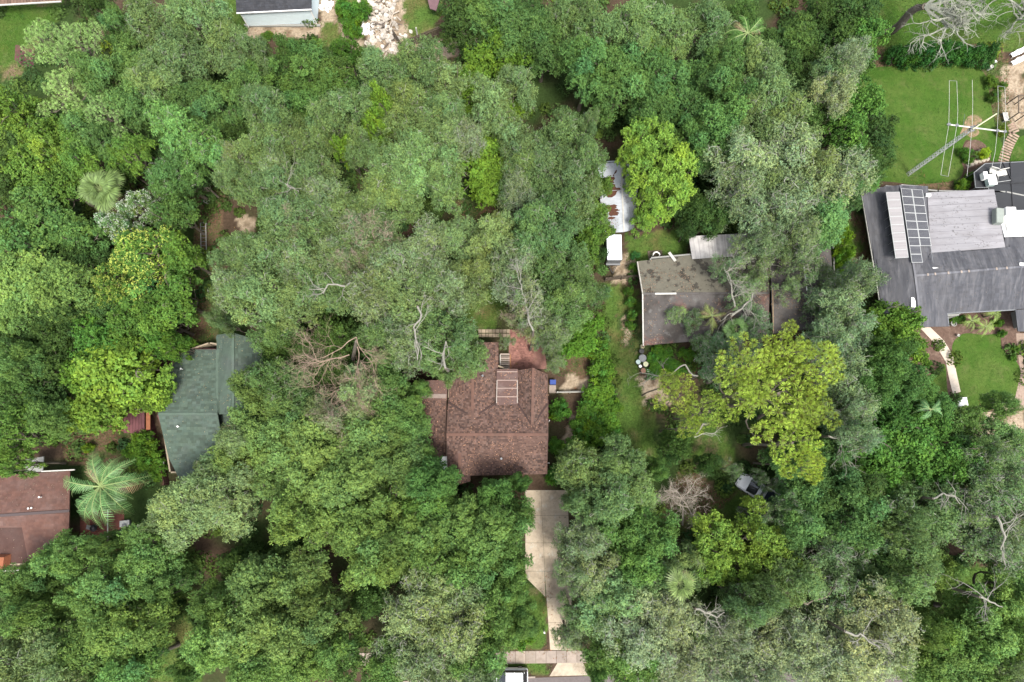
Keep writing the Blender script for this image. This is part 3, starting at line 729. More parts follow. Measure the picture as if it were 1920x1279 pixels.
for y in (957, 1026): mb = MB(); p = P(202, y, 2.4) - o.location; mb.beam(p, Vector((p.x, p.y, 0)), .08, .08); link('post', mb.mesh('post', whiteD), o)

# sheds
H = root('metal_shed', 'galvanised gable shed with rust patches beside the yellow green tree', 'shed', P(1160, 370))
facet_parts(H, [F([(1121, 307, 2.7), (1164, 304, 3.5), (1170, 435, 3.5), (1130, 437, 2.7)]), F([(1164, 304, 3.5), (1200, 306, 2.7), (1189, 430, 2.7), (1170, 435, 3.5)])], steelM, 'roof', th=.05)
for i in range(1, 10):
    t = i / 10; strip(H, (1122 + 8 * t, 307 + 130 * t, 2.72), (1164 + 6 * t, 304 + 131 * t, 3.52), .05, .03, steelM, 'roof_seam', .015, tint=(1.15, 1.15, 1.15)); strip(H, (1200 - 11 * t, 306 + 124 * t, 2.72), (1164 + 6 * t, 304 + 131 * t, 3.52), .05, .03, steelM, 'roof_seam', .015)
strip(H, (1164, 304, 3.54), (1170, 435, 3.54), .18, .04, whiteD, 'ridge_cap', .02)
def blob(rt, name, c, rx, ry, z, m, n=22, th=.02, seed=0):
    r = random.Random(seed); mb = MB(); cc = P(c[0], c[1], z) - rt.location; pts = []
    for i in range(n):
        t = 2 * math.pi * i / n; k = r.uniform(.65, 1.1)
        pts.append(Vector((cc.x + rx * k * math.cos(t), cc.y + ry * k * math.sin(t), cc.z)))
    # follow the west slope of the roof
    sl = .8 / ((1166 - 1126) / 15.4)
    x0 = (P(1126, c[1], 2.7) - rt.location).x
    pts = [Vector((p.x, p.y, 2.7 + max(0, p.x - x0) * sl + .035)) for p in pts]
    mb.slab(pts, th); return link(name, mb.mesh(name, m), rt)
for i, (c, rx, ry) in enumerate((((1141, 322), 1.0, .95), ((1142, 340), .75, 1.0), ((1147, 358), 1.0, .9), ((1145, 388), .95, .35), ((1149, 395), .9, .3), ((1150, 402), .7, .3), ((1146, 409), .5, .2))):
    blob(H, 'rust_patch', c, rx, ry, 3.1, rustM, seed=i)
walls(H, inset([P(1130, 316), P(1188, 314), P(1182, 432), P(1136, 434)], .25), steelM, 2.6)
H = root('white_trailer', 'white roofed cargo trailer parked below the metal shed', 'trailer', P(1152, 472), 0)
L_ = (P(1152, 440, 2.4) - P(1152, 488, 2.4)).y
mb = MB(); cc = (P(1152, 440, 2.4) + P(1152, 488, 2.4)) / 2 - H.location; mb.box((cc.x, cc.y, 1.4), (1.8, L_, 1.8)); link('body', mb.mesh('body', greyM, bevel=.06), H)
mb = MB(); mb.box((cc.x, cc.y + .05, 2.34), (1.84, L_ - .1, .08)); link('roof', mb.mesh('roof', mat('trailer_white', (.68, .74, .8), rough=.5, noise=.08, nscale=1)), H)
mb = MB(); mb.box((cc.x, cc.y - L_ / 2 - .12, .9), (1.8, .2, .25)); link('bumper', mb.mesh('bumper', greyM), H)
for sx in (-1, 1):
    for k in (-.4, .4):
        mb = MB(); mb.tube([(cc.x + sx * .8, cc.y + k, .35), (cc.x + sx * 1.0, cc.y + k, .35)], .35, 16); link('wheel', mb.mesh('wheel', tyreM), H)
mb = MB(); mb.beam((cc.x - .6, cc.y - L_ / 2, .45), (cc.x, cc.y - L_ / 2 - 1.2, .45), .08, .08); mb.beam((cc.x + .6, cc.y - L_ / 2, .45), (cc.x, cc.y - L_ / 2 - 1.2, .45), .08, .08); mb.beam((cc.x, cc.y - L_ / 2 - 1.2, 0), (cc.x, cc.y - L_ / 2 - 1.2, .7), .08, .08); link('hitch', mb.mesh('hitch', blackM), H)
H = root('garden_shed', 'small maroon topped shed left of the green shingle roof', 'shed', P(255, 792))
for i in range(7):
    a = 232 + i * 5.6; mb = MB(); s = random.uniform(.8, 1.2)
    mb.slab(rel(F([(a, 771, 2.3), (a + 5.2, 771, 2.3), (a + 5.2, 812, 2.15), (a, 812, 2.15)]), H.location), .05, tint=(s, s, s)); link('roof_panel', mb.mesh('roof_panel', purpleM), H)
mb = MB(); mb.beam(P(278, 771, 2.1) - H.location, P(278, 806, 2.0) - H.location, .5, .1); link('side_board', mb.mesh('side_board', mat('orange_wood', (.26, .1, .05), rough=.9, noise=.3)), H)
walls(H, inset([P(234, 774), P(272, 774), P(272, 810), P(234, 810)], .15), terraM, 2.1)
H = root('roof_at_top', 'corner of a maroon patio roof cut off by the top edge', 'roof', P(810, -10))
facet_parts(H, [F([(792, -40, 2.5), (835, -40, 2.5), (818, 20, 2.4), (806, 16, 2.4)])], purpleM, 'panel', tint=(1.2, 1.8, 1.8))
for q in ((806, 14), (818, 18)): mb = MB(); p = P(*q) - H.location; mb.beam(p, p + Vector((0, 0, 2.35)), .08, .08); link('post', mb.mesh('post', woodM), H)
H = root('pantile_roof', 'strip of brown tiled roof at the top left corner', 'roof', P(50, -10))
for i in range(26):
    a = -40 + i * 6; mb = MB(); s = random.uniform(.75, 1.2)
    mb.slab(rel(F([(a, -20, 3.3), (a + 5.4, -20, 3.3), (a + 5.4, 11 - i * .33, 2.8), (a, 11 - i * .33, 2.8)]), H.location), .08, tint=(s, s, s)); link('roof_tile', mb.mesh('roof_tile', mat('brown_tile', (.16, .1, .075), rough=.9, noise=.2) if i == 0 else MAT['brown_tile']), H)
strip(H, (-40, 12, 2.75), (115, 3, 2.75), .15, .15, whiteD, 'gutter', 0)
walls(H, [P(-40, -10), P(108, -16), P(108, -40), P(-40, -40)], tanW, 2.7)
o = sheet('red_brown_mat', [(29, 84), (50, 88), (66, 100), (62, 128), (44, 124), (27, 112)], purpleM, .03, kind=None); tag(o, 'faded maroon tarpaulin on grass near the top left corner', 'tarpaulin')

# ---------------------------------------------------------------- small objects
def vehicle(name, label, loc, rz, L=4.7, W=1.9, Hh=1.7, pickup=False):
    r_ = root(name, label, 'car' if not pickup else 'pickup truck', loc, rz)
    def loft(secs, m, nm, smooth=True):   # secs: (x, halfwidth, z0, z1, topscale)
        mb = MB(); rings = []
        for x, hw, z0, z1, k in secs:
            rings.append([(x, -hw * .94, z0), (x, -hw, z0 + (z1 - z0) * .35), (x, -hw * .98, z0 + (z1 - z0) * .8), (x, -hw * k, z1), (x, 0, z1 + .03), (x, hw * k, z1), (x, hw * .98, z0 + (z1 - z0) * .8), (x, hw, z0 + (z1 - z0) * .35), (x, hw * .94, z0)])
        n = len(rings[0])
        for a, b in zip(rings[:-1], rings[1:]):
            for i in range(n): mb.poly([a[i], b[i], b[(i + 1) % n], a[(i + 1) % n]])
        mb.poly(rings[0]); mb.poly(rings[-1][::-1])
        me = mb.mesh(nm, m); bm = bmesh.new(); bm.from_mesh(me); bmesh.ops.remove_doubles(bm, verts=bm.verts, dist=.001); bmesh.ops.recalc_face_normals(bm, faces=bm.faces); bm.to_mesh(me); bm.free()
        return link(nm, me, r_)
    h = L / 2; w = W / 2
    body = loft([(-h, w * .8, .45, .75, .85), (-h + .12, w * .95, .3, .9, .88), (-h + .8, w, .25, .98, .9), (0, w, .25, 1.0, .9), (h - 1.3, w, .25, .98, .88), (h - .35, w * .95, .27, .85, .85), (h, w * .78, .4, .65, .85)], carW, 'body')
    x0, x1 = (-h + .25, h - 1.6) if not pickup else (-.35, h - 1.75)
    loft([(x0 - .15, w * .86, .95, 1.0, .95), (x0 + .3, w * .86, .95, Hh - .05, .82), (x1 - .5, w * .86, .95, Hh - .05, .82), (x1 + .45, w * .86, .95, 1.0, .95)], glassM, 'window')
    rb = MB(); rb.box(((x0 + x1) / 2 - .1, 0, Hh - .01), (x1 - x0 - .95, W * .74, .09)); link('roof', rb.mesh('roof', carW, bevel=.035), r_)
    for sy in (-1, 1):
        for xx in (x0 + .3, (x0 + x1) / 2, x1 - .35):
            mb = MB(); mb.beam((xx, sy * w * .86, 1.0), (xx - (.12 if xx < 0 else .2), sy * w * .72, Hh - .03), .07, .06); link('pillar', mb.mesh('pillar', carW), r_)
        for xx in (-h + .9, h - .95):
            mb = MB(); mb.tube([(xx, sy * (w - .22), .34), (xx, sy * (w + .01), .34)], .34, 18); wo = link('wheel', mb.mesh('wheel', tyreM), r_)
            mb = MB(); mb.tube([(xx, sy * (w - .2), .34), (xx, sy * (w + .02), .34)], .2, 14); link('rim', mb.mesh('rim', silverM), wo)
        mb = MB(); mb.box((x1 + .1, sy * (w + .1), 1.05), (.16, .22, .16)); link('wing_mirror', mb.mesh('wing_mirror', blackM, bevel=.03), r_)
        mb = MB(); mb.box((h - .1, sy * w * .62, .66), (.12, .34, .14)); link('headlight', mb.mesh('headlight', silverM), r_)
        mb = MB(); mb.box((-h + .06, sy * w * .68, .75), (.1, .2, .2)); link('tail_light', mb.mesh('tail_light', purpleM), r_)
        for xx in (x0 + .9, x1 - .8):
            mb = MB(); mb.box((xx, sy * (w + .01), .86), (.2, .04, .04)); link('door_handle', mb.mesh('door_handle', silverM), r_)
    mb = MB(); mb.box((h - .02, 0, .42), (.12, W * .8, .2)); link('bumper', mb.mesh('bumper', blackM, bevel=.03), r_)
    if pickup:
        mb = MB(); mb.box((-h + 1.05, 0, 1.03), (1.9, W * .78, .06)); link('cargo_bed', mb.mesh('cargo_bed', carG), r_)
        for sy in (-1, 1): mb = MB(); mb.beam((-h + .05, sy * w * .9, 1.05), (-.5, sy * w * .9, 1.05), .16, .1); link('bed_rail', mb.mesh('bed_rail', carW, bevel=.02), r_)
        mb = MB(); mb.beam((-h + .08, -w * .85, 1.05), (-h + .08, w * .85, 1.05), .12, .1); link('tailgate', mb.mesh('tailgate', carW, bevel=.02), r_)
    return r_
a, b = P(1462, 944, 1), P(1388, 898, 1); d = b - a; c = (a + b) / 2
vehicle('pickup_truck', 'white pickup truck with dark blue bed half hidden under the oaks', (c.x, c.y, 0), math.atan2(d.y, d.x), L=5.6, W=2.0, Hh=1.8, pickup=True)
a = P(990, 1268, 1.0); vehicle('parked_car', 'white roofed car parked at the kerb on the bottom edge', (a.x - 2.35, a.y - .15, 0), math.pi, L=4.7, W=1.95, Hh=1.75)

# antenna tower
b0 = P(1703, 327, 0); hz = 12.0
lo, hi = 5., 25.
for _ in range(50):
    m_ = (lo + hi) / 2
    if P(1822, 242, m_).x > b0.x: lo = m_
    else: hi = m_
hz = m_
T = root('antenna_tower', 'tall lattice antenna tower with long cross boom above the mown lawn', 'antenna tower', b0)
legs = []
for k in range(3):
    t = 2 * math.pi * k / 3 + .4; legs.append((.3 * math.cos(t), .3 * math.sin(t)))
    mb = MB(); mb.tube([(legs[k][0], legs[k][1], 0), (legs[k][0] * .8, legs[k][1] * .8, hz)], .032, 5); link('leg', mb.mesh('leg', silverM), T)
nb = int(hz / .42)
for i in range(nb):
    z0, z1 = i * hz / nb, (i + 1) * hz / nb; mb = MB()
    for k in range(3):
        p, q = legs[k], legs[(k + 1) % 3]; f0, f1 = 1 - .2 * z0 / hz, 1 - .2 * z1 / hz
        mb.beam((p[0] * f0, p[1] * f0, z0), (q[0] * f0, q[1] * f0, z0), .04, .04)
        if i % 2 == k % 2: mb.beam((p[0] * f0, p[1] * f0, z0), (q[0] * f1, q[1] * f1, z1), .03, .03)
    link('brace', mb.mesh('brace', silverM), T)
mb = MB(); mb.lathe((0, 0, hz), [(.35, 0), (.35, .12), (.2, .14), (.2, .5), (.06, .52), (.05, 1.1)], 10); link('rotator', mb.mesh('rotator', greyM), T)
za = hz + .45
def wire(pts, r=.035, m=silverM, nm='element', z=za):
    mb = MB(); q = [P(x, y, z) - b0 for x, y in pts]; mb.tube(q, r, 4); return link(nm, mb.mesh(nm, m), T)
wire([(1776, 233), (1885, 247)], .09, whiteD, 'boom')
wire([(1824, 242), (1869, 213)], .07, yellowM, 'boom', z=za + .15)
for q in (((1779, 232), (1780, 190), (1780, 151)), ((1795, 232), (1796, 205), (1794, 152)), ((1780, 151), (1794, 152)), ((1779, 234), (1770, 290), (1764, 328)), ((1794, 236), (1787, 280), (1778, 331)), ((1764, 328), (1778, 331)),
          ((1823, 238), (1824, 190), (1823, 150)), ((1822, 243), (1818, 290), (1813, 330)), ((1870, 244), (1872, 200), (1871, 161)), ((1885, 246), (1886, 205), (1884, 163)), ((1871, 161), (1884, 163)),
          ((1870, 246), (1866, 285), (1858, 322)), ((1884, 249), (1880, 290), (1870, 342)), ((1806, 236), (1809, 214)), ((1858, 322), (1870, 342))):
    wire(q, .02, greyM if len(q) == 2 else whiteD)
for q in ((1779, 233), (1794, 235), (1822, 240), (1870, 245), (1884, 247)):
    mb = MB(); mb.box(P(q[0], q[1], za) - b0, (.3, .25, .22)); link('bracket', mb.mesh('bracket', greyM), T)

# things on the ground
def barrel(label, p, r, h, m, lid, name='barrel'):
    o = root(name, label, name, P(*p), 0, 'barrels and buckets by the corner of the mossy roof')
    mb = MB(); mb.lathe((0, 0, 0), [(r * .92, 0), (r, h * .3), (r, h * .7), (r * .95, h)], 16); link('body', mb.mesh('body', m, smooth=False), o)
    mb = MB(); mb.lathe((0, 0, h + .002), [(r * .97, 0), (r * .97, .05), (r * .7, .055), (r * .65, .03)], 16); link('lid', mb.mesh('lid', lid), o)
barrel('black bin with a pale bar on top nearest the white corner of the mossy roof', (1201, 660), .33, .8, blackM, blackM, 'bin')
barrel('widest grey lidded barrel in the cluster by the mossy roof', (1203, 673), .48, .7, greyM, greyM)
barrel('bucket with a mint coloured lid leftmost in the barrel cluster', (1195, 680), .3, .6, blackM, lightM, 'bucket')
barrel('bucket with a pale yellow lid in the barrel cluster', (1209, 684), .33, .6, greyM, yellowM, 'bucket')
barrel('narrow bucket with a white lid between the mint and tan lids', (1199, 688), .2, .55, blackM, whiteM, 'bucket')
barrel('tub with a tan lid at the foot of the barrel cluster', (1205, 696), .34, .5, blackM, potM, 'tub')
for k, (x_, lab) in enumerate(((1213, 'left one of the two slim white lidded buckets'), (1217, 'right one of the two slim white lidded buckets'))):
    barrel(lab + ' in the barrel cluster', (x_, 696), .17, .5, blackM, whiteM, 'bucket')
o = root('planter', 'pale green planter box at the south west corner of the mossy roof', 'planter', P(1203, 651)); mb = MB(); mb.box((0, 0, .35), (.4, .45, .7)); link('box', mb.mesh('box', yellowM, bevel=.03), o); mb = MB(); mb.box((0, 0, .72), (.3, .35, .05)); link('soil', mb.mesh('soil', mulchM), o)
# wooden pallet with a white ring
o = root('wood_pallet', 'dark slatted wooden pallet beside the mossy roof', 'pallet', P(1228, 478), .05)
for k in range(5): mb = MB(); mb.box((0, -.42 + k * .22, .14), (1.9, .14, .03)); link('slat', mb.mesh('slat', woodM), o)
for k in (-.8, 0, .8): mb = MB(); mb.box((k, 0, .07), (.1, 1.05, .1)); link('bearer', mb.mesh('bearer', woodM), o)
o = tag(link('white_hoop', None, None, P(1228, 484)), 'white round hoop lying against the pallet by the mossy roof', 'hoop')
mb = MB(); pts = [(.42 * math.cos(t), .42 * math.sin(t) + .1, .95) for t in np.linspace(0, math.pi, 14)]; mb.tube(pts, .09, 6); link('arch', mb.mesh('arch', whiteM), o)
for s_ in (-1, 1): mb = MB(); mb.tube([(.42 * s_, .1, 0), (.42 * s_, .1, .95)], .06, 6); link('leg', mb.mesh('leg', whiteM), o)
# fences
def fence(label, pts, h, m, pitch=1.8, cat='fence', name='wooden_fence', boards=True):
    a0 = P(*pts[0]); r_ = root(name, label, cat, a0)
    for (p, q) in zip(pts[:-1], pts[1:]):
        a, b = P(*p) - a0, P(*q) - a0; L_ = (b - a).length; n = max(1, round(L_ / pitch)); d = (b - a).normalized()
        for k in range(n + 1):
            c = a.lerp(b, k / n); mb = MB(); mb.beam(c, c + Vector((0, 0, h + .08)), .12, .12); link('post', mb.mesh('post', m), r_)
        nb_ = int(L_ / .22)
        nrm = Vector((-d.y, d.x, 0)) * .1
        bm_ = MB(); bm_.box((0, 0, h / 2), (.03, .19, h)); me = bm_.mesh('board', m)
        for k in range(nb_):
            c = a.lerp(b, (k + .5) / nb_) + nrm
            link('board', me, r_, (c.x, c.y, random.uniform(-.02, .02)), math.atan2(d.y, d.x) + math.pi / 2)
        for z in (.35, h - .3): mb = MB(); mb.beam(a + Vector((0, 0, z)) , b + Vector((0, 0, z)), .05, .09); link('rail', mb.mesh('rail', m), r_)
    return r_
fence('low dark wooden fence closing the grass strip left of the mossy roof', [(1134, 527), (1194, 522)], 1.3, woodM)
fence('grey board fence running up right from the rubble heap', [(755, 95), (845, 58)], 1.8, woodM)
fence('short dark fence return beside the rubble heap', [(740, 72), (754, 94)], 1.8, woodM)
fence('pale low fence beside the bright vine hedge', [(1111, 664), (1110, 706)], 1.2, whiteD, name='low_fence')
fence('low pale wall rail right of the brown house', [(1044, 737), (1092, 736)], .9, whiteD, name='low_fence')
fence('red brown board fence running beside the green shingle roof', [(284, 775), (297, 830), (318, 908)], 1.5, purpleM)
o = root('timber_post', 'leaning pale timber behind the grey board fence', 'timber', P(784, 72)); mb = MB(); mb.beam((0, 0, .3), P(780, 52, 2.2) - P(784, 72), .16, .16); mb.beam((0, 0, 0), (0, 0, .35), .16, .16); link('timber', mb.mesh('timber', whiteD), o)
# blue bin and step
o = root('blue_bin', 'blue plastic bin against the east wall of the brown house', 'bin', P(1036, 718)); mb = MB(); mb.box((0, 0, .45), (.65, .5, .9), taper=1.1); link('body', mb.mesh('body', blueM, bevel=.03), o); mb = MB(); mb.box((0, 0, .93), (.74, .58, .06)); link('lid', mb.mesh('lid', blueM), o)
o = root('door_step', 'pale concrete step just below the blue bin', 'step', P(1036, 730)); mb = MB(); mb.box((0, 0, .08), (.85, 1.0, .16)); link('slab', mb.mesh('slab', walkM, bevel=.02), o)
# deck, steps, patio
pt = root_s('red_patio'); A = (955, 625); 
pv = MB(); pv.box((0, 0, 0), (.44, .2, .05)); bricks = []
base = P(957, 690); ex_, ey_ = P(1020, 690) - base, P(957, 622) - base
nx_, ny_ = 18, 26
for v_ in range(6):
    s = .72 + v_ * .11; q = MB(); q.box((0, 0, 0), (ex_.x / nx_ * .95, ey_.y / ny_ * .92, .05), tint=(s * 1.05, s, s)); bricks.append(q.mesh('brick', redP))
for i in range(nx_):
    for j in range(ny_):
        if len(pt.children) >= 300: break
        if (i + .5) / nx_ > .9 - (j / ny_) * .25 and j > 8: continue
        c = base + Vector((ex_.x * (i + .5 + (.5 if j % 2 else 0)) / nx_, ey_.y * (j + .5) / ny_, 0))
        link('brick', random.choice(bricks), pt, (c.x, c.y, .02 + random.uniform(-.006, .006)))
struct(sheet('patio_base', [(953, 692), (1026, 692), (1016, 620), (955, 618)], redP, .008))
dk = root('board_walk', 'tan stone tile walkway strip above the roof of the brown house', 'walkway', P(925, 625))
tl = []
for v_ in range(5):
    s = .8 + v_ * .1; q = MB(); q.box((0, 0, 0), (.4, .44, .06), tint=(s, s, s)); tl.append(q.mesh('stone_tile', mat('tan_stone', (.42, .34, .25), rough=.9, noise=.25, nscale=5) if v_ == 0 else MAT['tan_stone']))
for i in range(9):
    for j in range(2):
        c = P(900 + i * 6.6, 621 + j * 8) - dk.location; link('stone_tile', random.choice(tl), dk, (c.x, c.y, .03), random.uniform(-.03, .03))
o = root('lattice_steps', 'white and rust slatted steps between the brown roof and red patio', 'steps', P(947, 680))
for k in range(9):
    c = P(947, 667 + k * 3.6) - o.location; mb = MB(); s = [1, .5, 1, .7, .45, 1, .6, 1, .8][k]; mb.box((c.x, c.y, 1.3 - k * .05), (1.15, .13, .06), tint=(s, s * .85, s * .8)); link('step_slat', mb.mesh('step_slat', whiteD), o)
for x_ in (938, 957): a, b = P(x_, 665, 1.3) - o.location, P(x_, 700, .9) - o.location; mb = MB(); mb.beam(a, b, .1, .12); mb.beam(a, (a.x, a.y, 0), .1, .1); mb.beam(b, (b.x, b.y, 0), .1, .1); link('side_rail', mb.mesh('side_rail', mat('rust_orange_wood', (.4, .2, .1), rough=.9) if x_ == 957 else whiteD), o)
# rubble heap
rb = root('rubble_heap', 'heap of broken pale concrete and boards at the top of the photo', 'rubble')
rb.location = P(722, 45)
rr = random.Random(5); variants = []
for k in range(8):
    q = MB(); 
    if k < 5:
        n = rr.randint(5, 7); pr = [(math.cos(6.28 * i / n) * rr.uniform(.2, .4), math.sin(6.28 * i / n) * rr.uniform(.15, .4)) for i in range(n)]; s = rr.uniform(.75, 1.2); q.prism(pr, -.08, rr.uniform(.05, .2), tint=(s, s, s * .97))
    else: q.box((0, 0, 0), (rr.uniform(.9, 2.2), .14, .06), tint=(.9, .86, .8) if k != 6 else (.3, .27, .25))
    variants.append(q.mesh('rubble_piece', rubM))
for k in range(260):
    y_ = rr.gauss(42, 32); x_ = rr.gauss(718 + (y_ - 40) * .2, 17)
    if not (-20 < y_ < 108): continue
    c = P(x_, y_) - rb.location; d_ = math.hypot((x_ - 718) / 30, (y_ - 35) / 45); hh = max(0, 1 - d_) * 1.1 * rr.random()
    o = link('rubble_piece', rr.choice(variants), rb, (c.x, c.y, .06 + hh)); o.rotation_euler = (rr.uniform(-.5, .5), rr.uniform(-.5, .5), rr.uniform(0, 6.3)); k_ = rr.uniform(.6, 1.5); o.scale = (k_, k_, k_)
o = tag(link('white_sheet', None, None, P(690, 55)), 'crumpled white plastic sheet left of the rubble heap', 'plastic sheet')
mb = MB(); n = 9
Z = [[(.15 + rr.random() * .3) * (0 if i in (0, n - 1) or j in (0, n - 1) else 1) for j in range(n)] for i in range(n)]
for i in range(n - 1):
    for j in range(n - 1):
        mb.poly([((i + a) * .22 - .9 + .1 * math.sin(j + a), (j + b) * .2 - .8 + .12 * math.sin(2 * i), Z[i + a][j + b] + .02) for a, b in ((0, 0), (1, 0), (1, 1), (0, 1))])
link('sheet', mb.mesh('sheet', whiteM), o)
o = tag(link('white_sheet', None, None, P(612, 10), 1.1), 'white plastic sheeting between the blue house and the top shrubs', 'plastic sheet'); link('sheet', bpy.data.meshes['sheet'], o)
# debris / stones lists
def stones(nm, m, pts, lab, cat, grp, lo=.15, hi=.3):
    rr = random.Random(len(pts))
    for k, (x_, y_) in enumerate(pts):
        r = rr.uniform(lo, hi); o = link(nm, None, None, P(x_, y_)); tag(o, lab or (('leftmost', 'second from left', 'third from left', 'fourth from left', 'fifth from left', 'rightmost')[k] + ' pale edging stone of the circular bed'), cat, grp)
        bm = bmesh.new(); bmesh.ops.create_icosphere(bm, subdivisions=2, radius=r)
        for v in bm.verts: v.co *= rr.uniform(.85, 1.12); v.co.z = max(v.co.z * .6, -.05) + .05
        me = bpy.data.meshes.new(nm); bm.to_mesh(me); bm.free(); me.materials.append(m)
        ca = me.color_attributes.new('tint', 'FLOAT_COLOR', 'POINT'); ca.data.foreach_set('color', np.ones(len(me.vertices) * 4, np.float32)); o2 = link('rock', me, o)
stones('edging_stone', stoneM, [(1815, 310), (1821, 308), (1829, 305), (1836, 302), (1843, 300), (1850, 298)], None, 'stone', 'pale stones edging the circular bed', .28, .36)
sheet('round_bed', smooth_poly([(1803, 290), (1812, 268), (1830, 262), (1848, 272), (1858, 290), (1852, 303), (1828, 312), (1808, 316)]), mulchM, .02)
def pot(label, p, r, m, name='plant_pot', h=.45, ring=False):
    o = root(name, label, 'pot' if not ring else 'planter ring', P(*p)); mb = MB(); mb.lathe((0, 0, 0), [(r * .7, 0), (r, h), (r * 1.05, h), (r * 1.05, h + .06), (r * .8, h + .06), (r * .78, h - .08)], 18); link('bowl', mb.mesh('bowl', m), o)
    mb = MB(); mb.lathe((0, 0, h - .1), [(r * .77, 0), (r * .77, .01)], 16); link('soil', mb.mesh('soil', mulchM), o)
pot('grey ring shaped stone planter under the eave by the small palms', (1784, 608), .36, stuccoM, 'stone_planter', ring=True)
pot('small round clay pot in the circular bed', (1834, 287), .26, stoneM); pot('pale bird bath at the top of the mown lawn bed', (1852, 131), .22, whiteD, 'bird_bath', .8)
pot('little white urn beside the garden path near the grey house', (1793, 630), .16, whiteD, 'urn')
# benches, loungers etc at top right
def lounger(label, p, rz):
    o = root('sun_lounger', label, 'sun lounger', P(*p), rz, 'white sun loungers at the top right')
    mb = MB()
    for k in range(7): mb.box((-.2 + k * .17, 0, .36), (.13, .62, .04))
    link('seat', mb.mesh('seat', whiteM), o); mb = MB(); mb.box((-.62, 0, .58), (.75, .62, .06), ry=.6); link('backrest', mb.mesh('backrest', whiteM), o)
    for sx in (-.3, .85):
        for sy in (-.28, .28): mb = MB(); mb.beam((sx, sy, 0), (sx, sy, .35), .05, .05); link('leg', mb.mesh('leg', whiteM), o)
    for sy in (-.33, .33): mb = MB(); mb.beam((-.35, sy, .55), (.25, sy, .55), .05, .07); link('armrest', mb.mesh('armrest', whiteM), o)
lounger('upper of the two white loungers by the top right edge', (1904, 102), math.radians(205)); lounger('lower of the two white loungers by the top right edge', (1905, 117), math.radians(205))
o = root('garden_swing', 'dark garden arbour frame over the paver path', 'arbour', P(1893, 215))
for (x_, y_) in ((1886, 196), (1902, 196), (1886, 228), (1903, 228)):
    p = P(x_, y_) - o.location; mb = MB(); mb.beam(p, p + Vector((0, 0, 2.3)), .1, .1); link('post', mb.mesh('post', blackM), o)
for a, b in (((1886, 196), (1902, 196)), ((1886, 228), (1903, 228)), ((1886, 196), (1886, 228)), ((1902, 196), (1903, 228)), ((1895, 196), (1945, 192))):
    mb = MB(); mb.beam(P(*a) - o.location + Vector((0, 0, 2.35)), P(*b) - o.location + Vector((0, 0, 2.35)), .1, .1); link('beam', mb.mesh('beam', woodM), o)
o = root('side_table', 'grey white garden bench left of the arbour', 'bench', P(1881, 222), .1)
for k in range(4): mb = MB(); mb.box((-.25 + k * .17, 0, .5), (.14, 1.2, .05)); link('slat', mb.mesh('slat', whiteD), o)
for sy in (-.5, .5): mb = MB(); mb.box((0, sy, .24), (.6, .08, .48)); link('leg', mb.mesh('leg', greyM), o)
# white box by the garden path, AC, etc
def boxthing(name, label, cat, p, size, m, rz=0, lid=None, z=0):
    o = root(name, label, cat, P(p[0], p[1], z), rz); mb = MB(); mb.box((0, 0, size[2] / 2), size); link('body', mb.mesh('body', m, bevel=min(size) * .06), o)
    mb = MB(); mb.box((0, 0, size[2] + .03), (size[0] * 1.04, size[1] * 1.04, .05)); link('lid', mb.mesh('lid', lid or m), o); return o
boxthing('utility_box', 'square white utility box at the end of the cream path', 'utility box', (1800, 754), (1.25, 1.0, .4), whiteM, .1, whiteM)
o = boxthing('air_conditioner', 'air conditioner with a white top beside the green roof', 'air conditioner', (307, 873), (.8, .8, .7), blackM, .05, whiteM)
boxthing('meter_box', 'small grey meter box in the verge right of the driveway', 'meter box', (1086, 1178), (.5, .7, .3), greyM, .05)
boxthing('marker_post', 'slim white marker post left of the driveway by the sidewalk', 'post', (1020, 1182), (.14, .2, 1.1), whiteM)
boxthing('wall_unit', 'grey utility cabinet by the west wall of the grey house', 'cabinet', (1627, 540), (.5, 2.0, 1.0), greyM, .12)
boxthing('garden_box', 'small white box beside the hedge at the top right', 'box', (1862, 119), (.5, .3, .35), whiteM, .5)
def grill(label, p, rz):
    o = root('barbecue_grill', label, 'grill', P(*p), rz); mb = MB(); mb.lathe((0, 0, .6), [(.2, 0), (.42, .2), (.42, .3), (.25, .5), (.05, .55)], 16); link('kettle', mb.mesh('kettle', blackM), o)
    for k in range(3): t = 2.1 * k; mb = MB(); mb.beam((.25 * math.cos(t), .25 * math.sin(t), .7), (.4 * math.cos(t), .4 * math.sin(t), 0), .04, .04); link('leg', mb.mesh('leg', greyM), o)
    mb = MB(); mb.box((.65, 0, .8), (.5, .5, .04)); link('shelf', mb.mesh('shelf', greyM), o)
grill('black kettle grill under the oaks right of the red patio', (236, 996), 1.4); grill('black kettle grill on the left of the red patio', (183, 989), 3.0)
boxthing('storage_crate', 'grey crate frame above the right hand grill', 'crate', (238, 981), (1.1, .7, .5), greyM, .1, silverM)
# ladder
o = root('wooden_ladder', 'short pale ladder leaning under the oaks at lower right', 'ladder', P(1755, 950)); a, b = P(1751, 936, 1.7) - o.location, P(1758, 962, .1) - o.location
for s_ in (-.2, .2): mb = MB(); mb.beam(a + Vector((s_, 0, 0)), b + Vector((s_, 0, 0)), .07, .06); link('rail', mb.mesh('rail', whiteD), o)
for k in range(5): c = a.lerp(b, (k + .5) / 5); mb = MB(); mb.beam(c - Vector((.2, 0, 0)), c + Vector((.2, 0, 0)), .05, .06); link('rung', mb.mesh('rung', whiteD), o)
